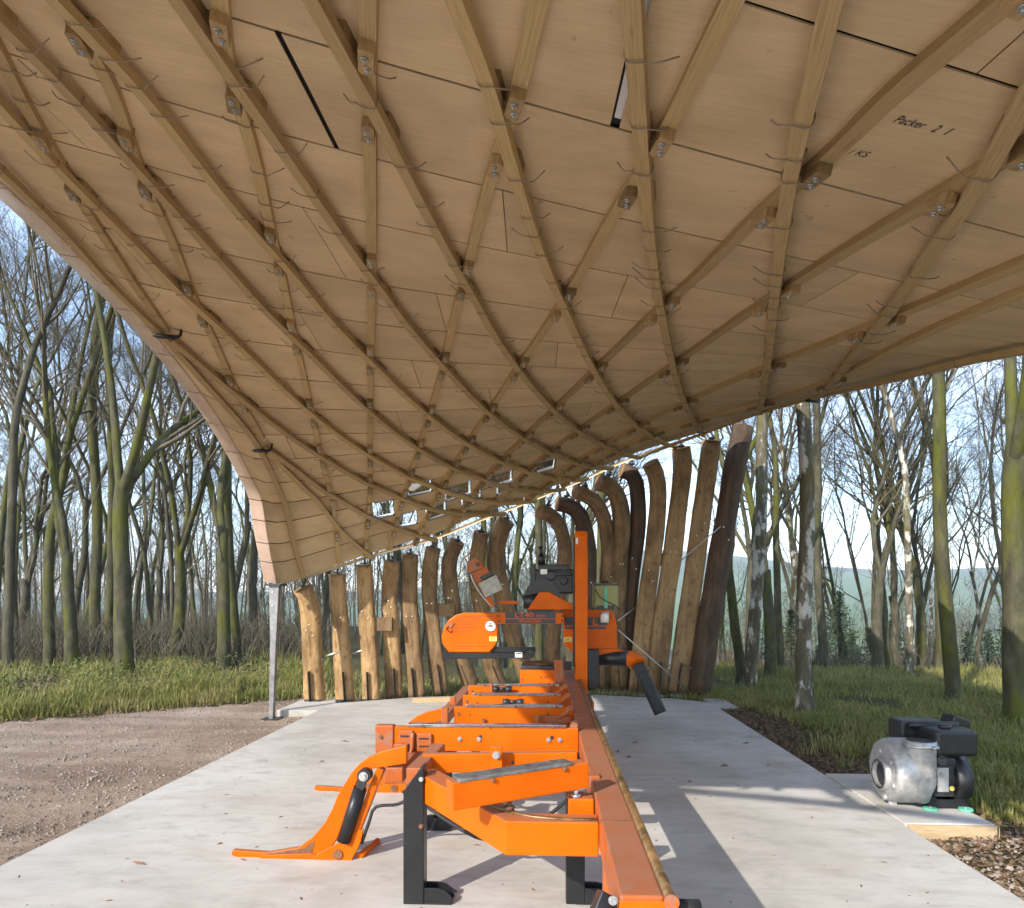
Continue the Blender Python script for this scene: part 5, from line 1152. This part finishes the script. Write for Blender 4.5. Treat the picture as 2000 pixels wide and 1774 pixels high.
def blades(name,label,pts,hr,wr,seed):
    R=random.Random(seed); V=[];F=[]
    for (x,y,dens) in pts:
        z=gh(x,y); hm_=.55+.9*max(0,min(1,.5+.35*vnoise(x*1.1,y*1.1,7)))
        for k in range(dens):
            px=x+R.gauss(0,.07); py=y+R.gauss(0,.07); a=R.uniform(0,6.28); h=R.uniform(*hr)*hm_; w_=R.uniform(*wr); le=h*R.uniform(.25,.9); ca,sa=math.cos(a),math.sin(a); q=len(V)
            V+= [(px-sa*w_,py+ca*w_,z-.02),(px+sa*w_,py-ca*w_,z-.02),(px+ca*le*.45-sa*w_*.7,py+sa*le*.45+ca*w_*.7,z+h*.65),(px+ca*le*.45+sa*w_*.7,py+sa*le*.45-ca*w_*.7,z+h*.65),(px+ca*le,py+sa*le,z+h*(1-.25*le/h))]
            F+= [(q,q+1,q+3,q+2),(q+2,q+3,q+4)]
    me=bpy.data.meshes.new(name); me.from_pydata(V,[],F); me.materials.append(M['grass']); me.update(); o=bpy.data.objects.new(name,me); link(o); stuff(tag(o,label,'grass')); return o
R=random.Random(31); pts=[]
while len(pts)<7500:
    t=R.uniform(8.5,20); px=R.uniform(-150,640); r_=ray(px,1170); x,y=r_[0]*t,r_[1]*t; vd=verge_d(x,y)
    if vd<.05 or vd>7: continue
    if vd>2.2 and R.random()<.45: continue
    if vnoise(x*.8,y*.8,11)>.35+.5*R.random() and vd>.4: continue
    pts.append((x,y,5))
blades('verge_grass','rough green and straw grass growing on the verge of the dirt track',pts,(.06,.30),(.004,.010),1)
pts=[]
while len(pts)<13000:
    t=4.2*(22/4.2)**R.random(); px=R.uniform(1370,2120); r_=ray(px,1170); x,y=r_[0]*t,r_[1]*t
    edge=2.75+ .55+.35*vnoise(x*1.4,y*1.1,4)+(.35 if y<8 else 0)+ (.7 if y<5.6 else 0)
    if x<edge and y<12.0: continue
    if y<5.4 and R.random()<.75: continue
    if vnoise(x*.9,y*.9,12)>.5+.7*R.random(): continue
    pts.append((x,y,4))
blades('meadow_grass','tufted green grass spreading from the slab to the far trees',pts,(.05,.22),(.003,.008),2)
pts=[]
while len(pts)<1500:
    x=R.uniform(-4.2,3.0); y=R.uniform(11.9,14.5)
    pts.append((x,y,4))
blades('rear_grass','short green grass tufts along the foot of the log posts',pts,(.06,.24),(.003,.008),3)
# ivy-like broad leaves along the left verge
lf=MB(); 
M['leaf']=simple('bramble_leaf',(.045,.07,.014),(.12,.14,.035),6,.5,0,0)
for k in range(6500):
    t=R.uniform(10,17.5); px=R.uniform(-100,560); r_=ray(px,1170); x,y=r_[0]*t,r_[1]*t; vd=verge_d(x,y)
    if vd<.35 or vd>4: continue
    z=gh(x,y)+R.uniform(.03,.36)*sstep(.3,1.5,vd); c=Vector((x,y,z)); a=Vector((R.gauss(0,1),R.gauss(0,1),R.gauss(0,.6))).normalized()*R.uniform(.014,.034); b_=a.orthogonal().normalized()*a.length*.55
    lf.quadpts([c-a,c+b_,c+a,c-b_])
stuff(tag(lf.build('bramble_leaves',M['leaf']),'low dark bramble leaves mixed into the verge beneath the trees','brambles'))
# leaf litter and chippings beside the slab
M['litter']=simple('leaf_litter',(.075,.038,.018),(.24,.15,.085),40,.9,0,0,lo=.3,hi=.7)
lt=MB()
for k in range(9000):
    y=3.2*(12.2/3.2)**R.random(); x=2.72+abs(R.gauss(0,.38 if y>6 else .7)); 
    if x<3.37 and 5.27<y<6.76: continue
    c=Vector((x,y,gh(x,y)+R.uniform(.005,.03))); a=Vector((R.gauss(0,1),R.gauss(0,1),R.gauss(0,.45))).normalized()*R.uniform(.012,.036); b_=a.cross(Vector((R.gauss(0,.3),R.gauss(0,.3),1))).normalized()*a.length*R.uniform(.3,.7); lt.quadpts([c-a,c+b_,c+a,c-b_])
for k in range(7000):
    t=R.uniform(9.5,18); px=R.uniform(-120,600); r_=ray(px,1170); x,y=r_[0]*t,r_[1]*t; vd=verge_d(x,y)
    if vd<-.3 or vd>6: continue
    c=Vector((x,y,gh(x,y)+R.uniform(.01,.05))); a=Vector((R.gauss(0,1),R.gauss(0,1),R.gauss(0,.5))).normalized()*R.uniform(.02,.05); b_=a.cross(Vector((R.gauss(0,.3),R.gauss(0,.3),1))).normalized()*a.length*R.uniform(.3,.7); lt.quadpts([c-a,c+b_,c+a,c-b_])
stuff(tag(lt.build('leaf_litter',M['litter']),'brown leaf litter and bark chippings beside the slab and the track','leaf litter'))
# loose stones on the track and beside the plinth
M['stone']=simple('track_stone',(.12,.09,.07),(.38,.315,.26),4.5,.9,0,.2)
st=MB()
def stone(x,y,s):
    z=gh(x,y)+.012; b=len(st.v); a0=R.uniform(0,6.28); h=s*R.uniform(.4,.8)
    for k in range(5):
        a=a0+k*1.2566; q=s*R.uniform(.7,1.15); st.v.append((x+math.cos(a)*q,y+math.sin(a)*q,z-.004))
    for k in range(5):
        a=a0+k*1.2566+.2; q=s*R.uniform(.4,.75); st.v.append((x+math.cos(a)*q,y+math.sin(a)*q,z+h*R.uniform(.7,1.1)))
    for k in range(5): st.poly([b+k,b+(k+1)%5,b+5+(k+1)%5,b+5+k])
    st.poly([b+5+k for k in range(5)])
for k in range(15000):
    t=3.6*(13/3.6)**R.random(); px=R.uniform(-60,600); r_=ray(px,1170); x,y=r_[0]*t,r_[1]*t
    if x>-3.52 or not inroad(x,y): continue
    d=1 if abs(x+4.3+.5*vnoise(y,x*.2))<1.0 else .55
    if R.random()>d+.25: continue
    stone(x,y,.005+.018*R.random()**4)
for k in range(1800):
    y=R.uniform(2.8,5.4); x=2.75+abs(R.gauss(0,.9)); stone(x,y,.006+.02*R.random()**2)
stuff(tag(st.build('loose_stones',M['stone']),'small loose stones scattered over the dirt track and slab edge','stones'))
# twigs and bark crumbs lying on the slab
cr=MB()
for k in range(260):
    x=R.uniform(-3.4,2.65); y=2.2*(11/2.2)**R.random(); a=R.uniform(0,3.14); s=R.uniform(.004,.012)*(2.6 if R.random()<.08 else 1); d=Vector((math.cos(a),math.sin(a),0))*s*R.uniform(1,3); p=Vector((-d.y,d.x,0)).normalized()*s*.6; c=Vector((x,y,0)); h=Vector((0,0,s*.6)); b=len(cr.v)
    cr.v+=[tuple(c-d),tuple(c+p),tuple(c+d),tuple(c-p),tuple(c+h)]
    for i in range(4): cr.poly([b+i,b+(i+1)%4,b+4])
stuff(tag(cr.build('bark_crumbs',M['litter']),'tiny bark crumbs and splinters scattered on the concrete slab','debris'))
for (px,py) in ((880,1742),(1210,1521),(1150,1513),(1240,1452),(1228,1480),(1415,1497)):
    p=Vector(at_z(px,py,0)); a=R.uniform(0,3.1); d=Vector((math.cos(a),math.sin(a)*.6,0))*.04; q=MB(); q.tube(catmull([tuple(p-d),tuple(p+Vector((0,.006,.012))),tuple(p+d)],6),[.004,.008,.011,.011,.008,.003],6)
    tag(q.build('bark_flake',M['litter']),'curled brown bark flake lying on the concrete slab','bark','bark flakes on the slab')
# hills across the valley
m,n,l,b=nt('far_fields'); v=coords(n,l,'Object',(1,1,1)); vo=n.new('ShaderNodeTexVoronoi'); vo.inputs['Scale'].default_value=.006; l.new(v,vo.inputs['Vector']); r=ramp(n,[(.0,(.07,.12,.035)),(.35,(.10,.17,.05)),(.5,(.05,.06,.03)),(.65,(.13,.20,.07)),(1,(.04,.05,.03))]); l.new(vo.outputs['Color'],r.inputs[0]); l.new(r.outputs[0],b.inputs['Base Color']); b.inputs['Roughness'].default_value=.95; b.inputs['Specular IOR Level'].default_value=0
hm=MB(); nx,ny=60,24
for j in range(ny+1):
    for i in range(nx+1):
        a=-1.15+2.5*i/nx; d=420+1500*(j/ny); z=-29+ (118+26*math.sin(a*5+1)+16*math.sin(a*11))*(.45+.55*sstep(-.35,.15,a))*sstep(0,1,j/ny)**.9
        hm.v.append((math.sin(a)*d,math.cos(a)*d,z))
for j in range(ny):
    for i in range(nx): q=j*(nx+1)+i; hm.poly([q,q+1,q+nx+2,q+nx+1],None,True)
structure(hm.build('hills',m))

# the air of the valley
hz=MB(); hz.box(-2100,2100,-120,2100,-75,175); o=hz.build('haze',None); stuff(o); o['label']='thin pale haze filling the air across the valley'; o['category']='haze'
mh=bpy.data.materials.new('air'); mh.use_nodes=True; nn=mh.node_tree.nodes; nn.clear(); ou=nn.new('ShaderNodeOutputMaterial'); pv=nn.new('ShaderNodeVolumePrincipled'); pv.inputs['Color'].default_value=(.80,.88,1,1); pv.inputs['Density'].default_value=.0005; mh.node_tree.links.new(pv.outputs[0],ou.inputs['Volume']); o.data.materials.append(mh)
sc.cycles.volume_bounces=0
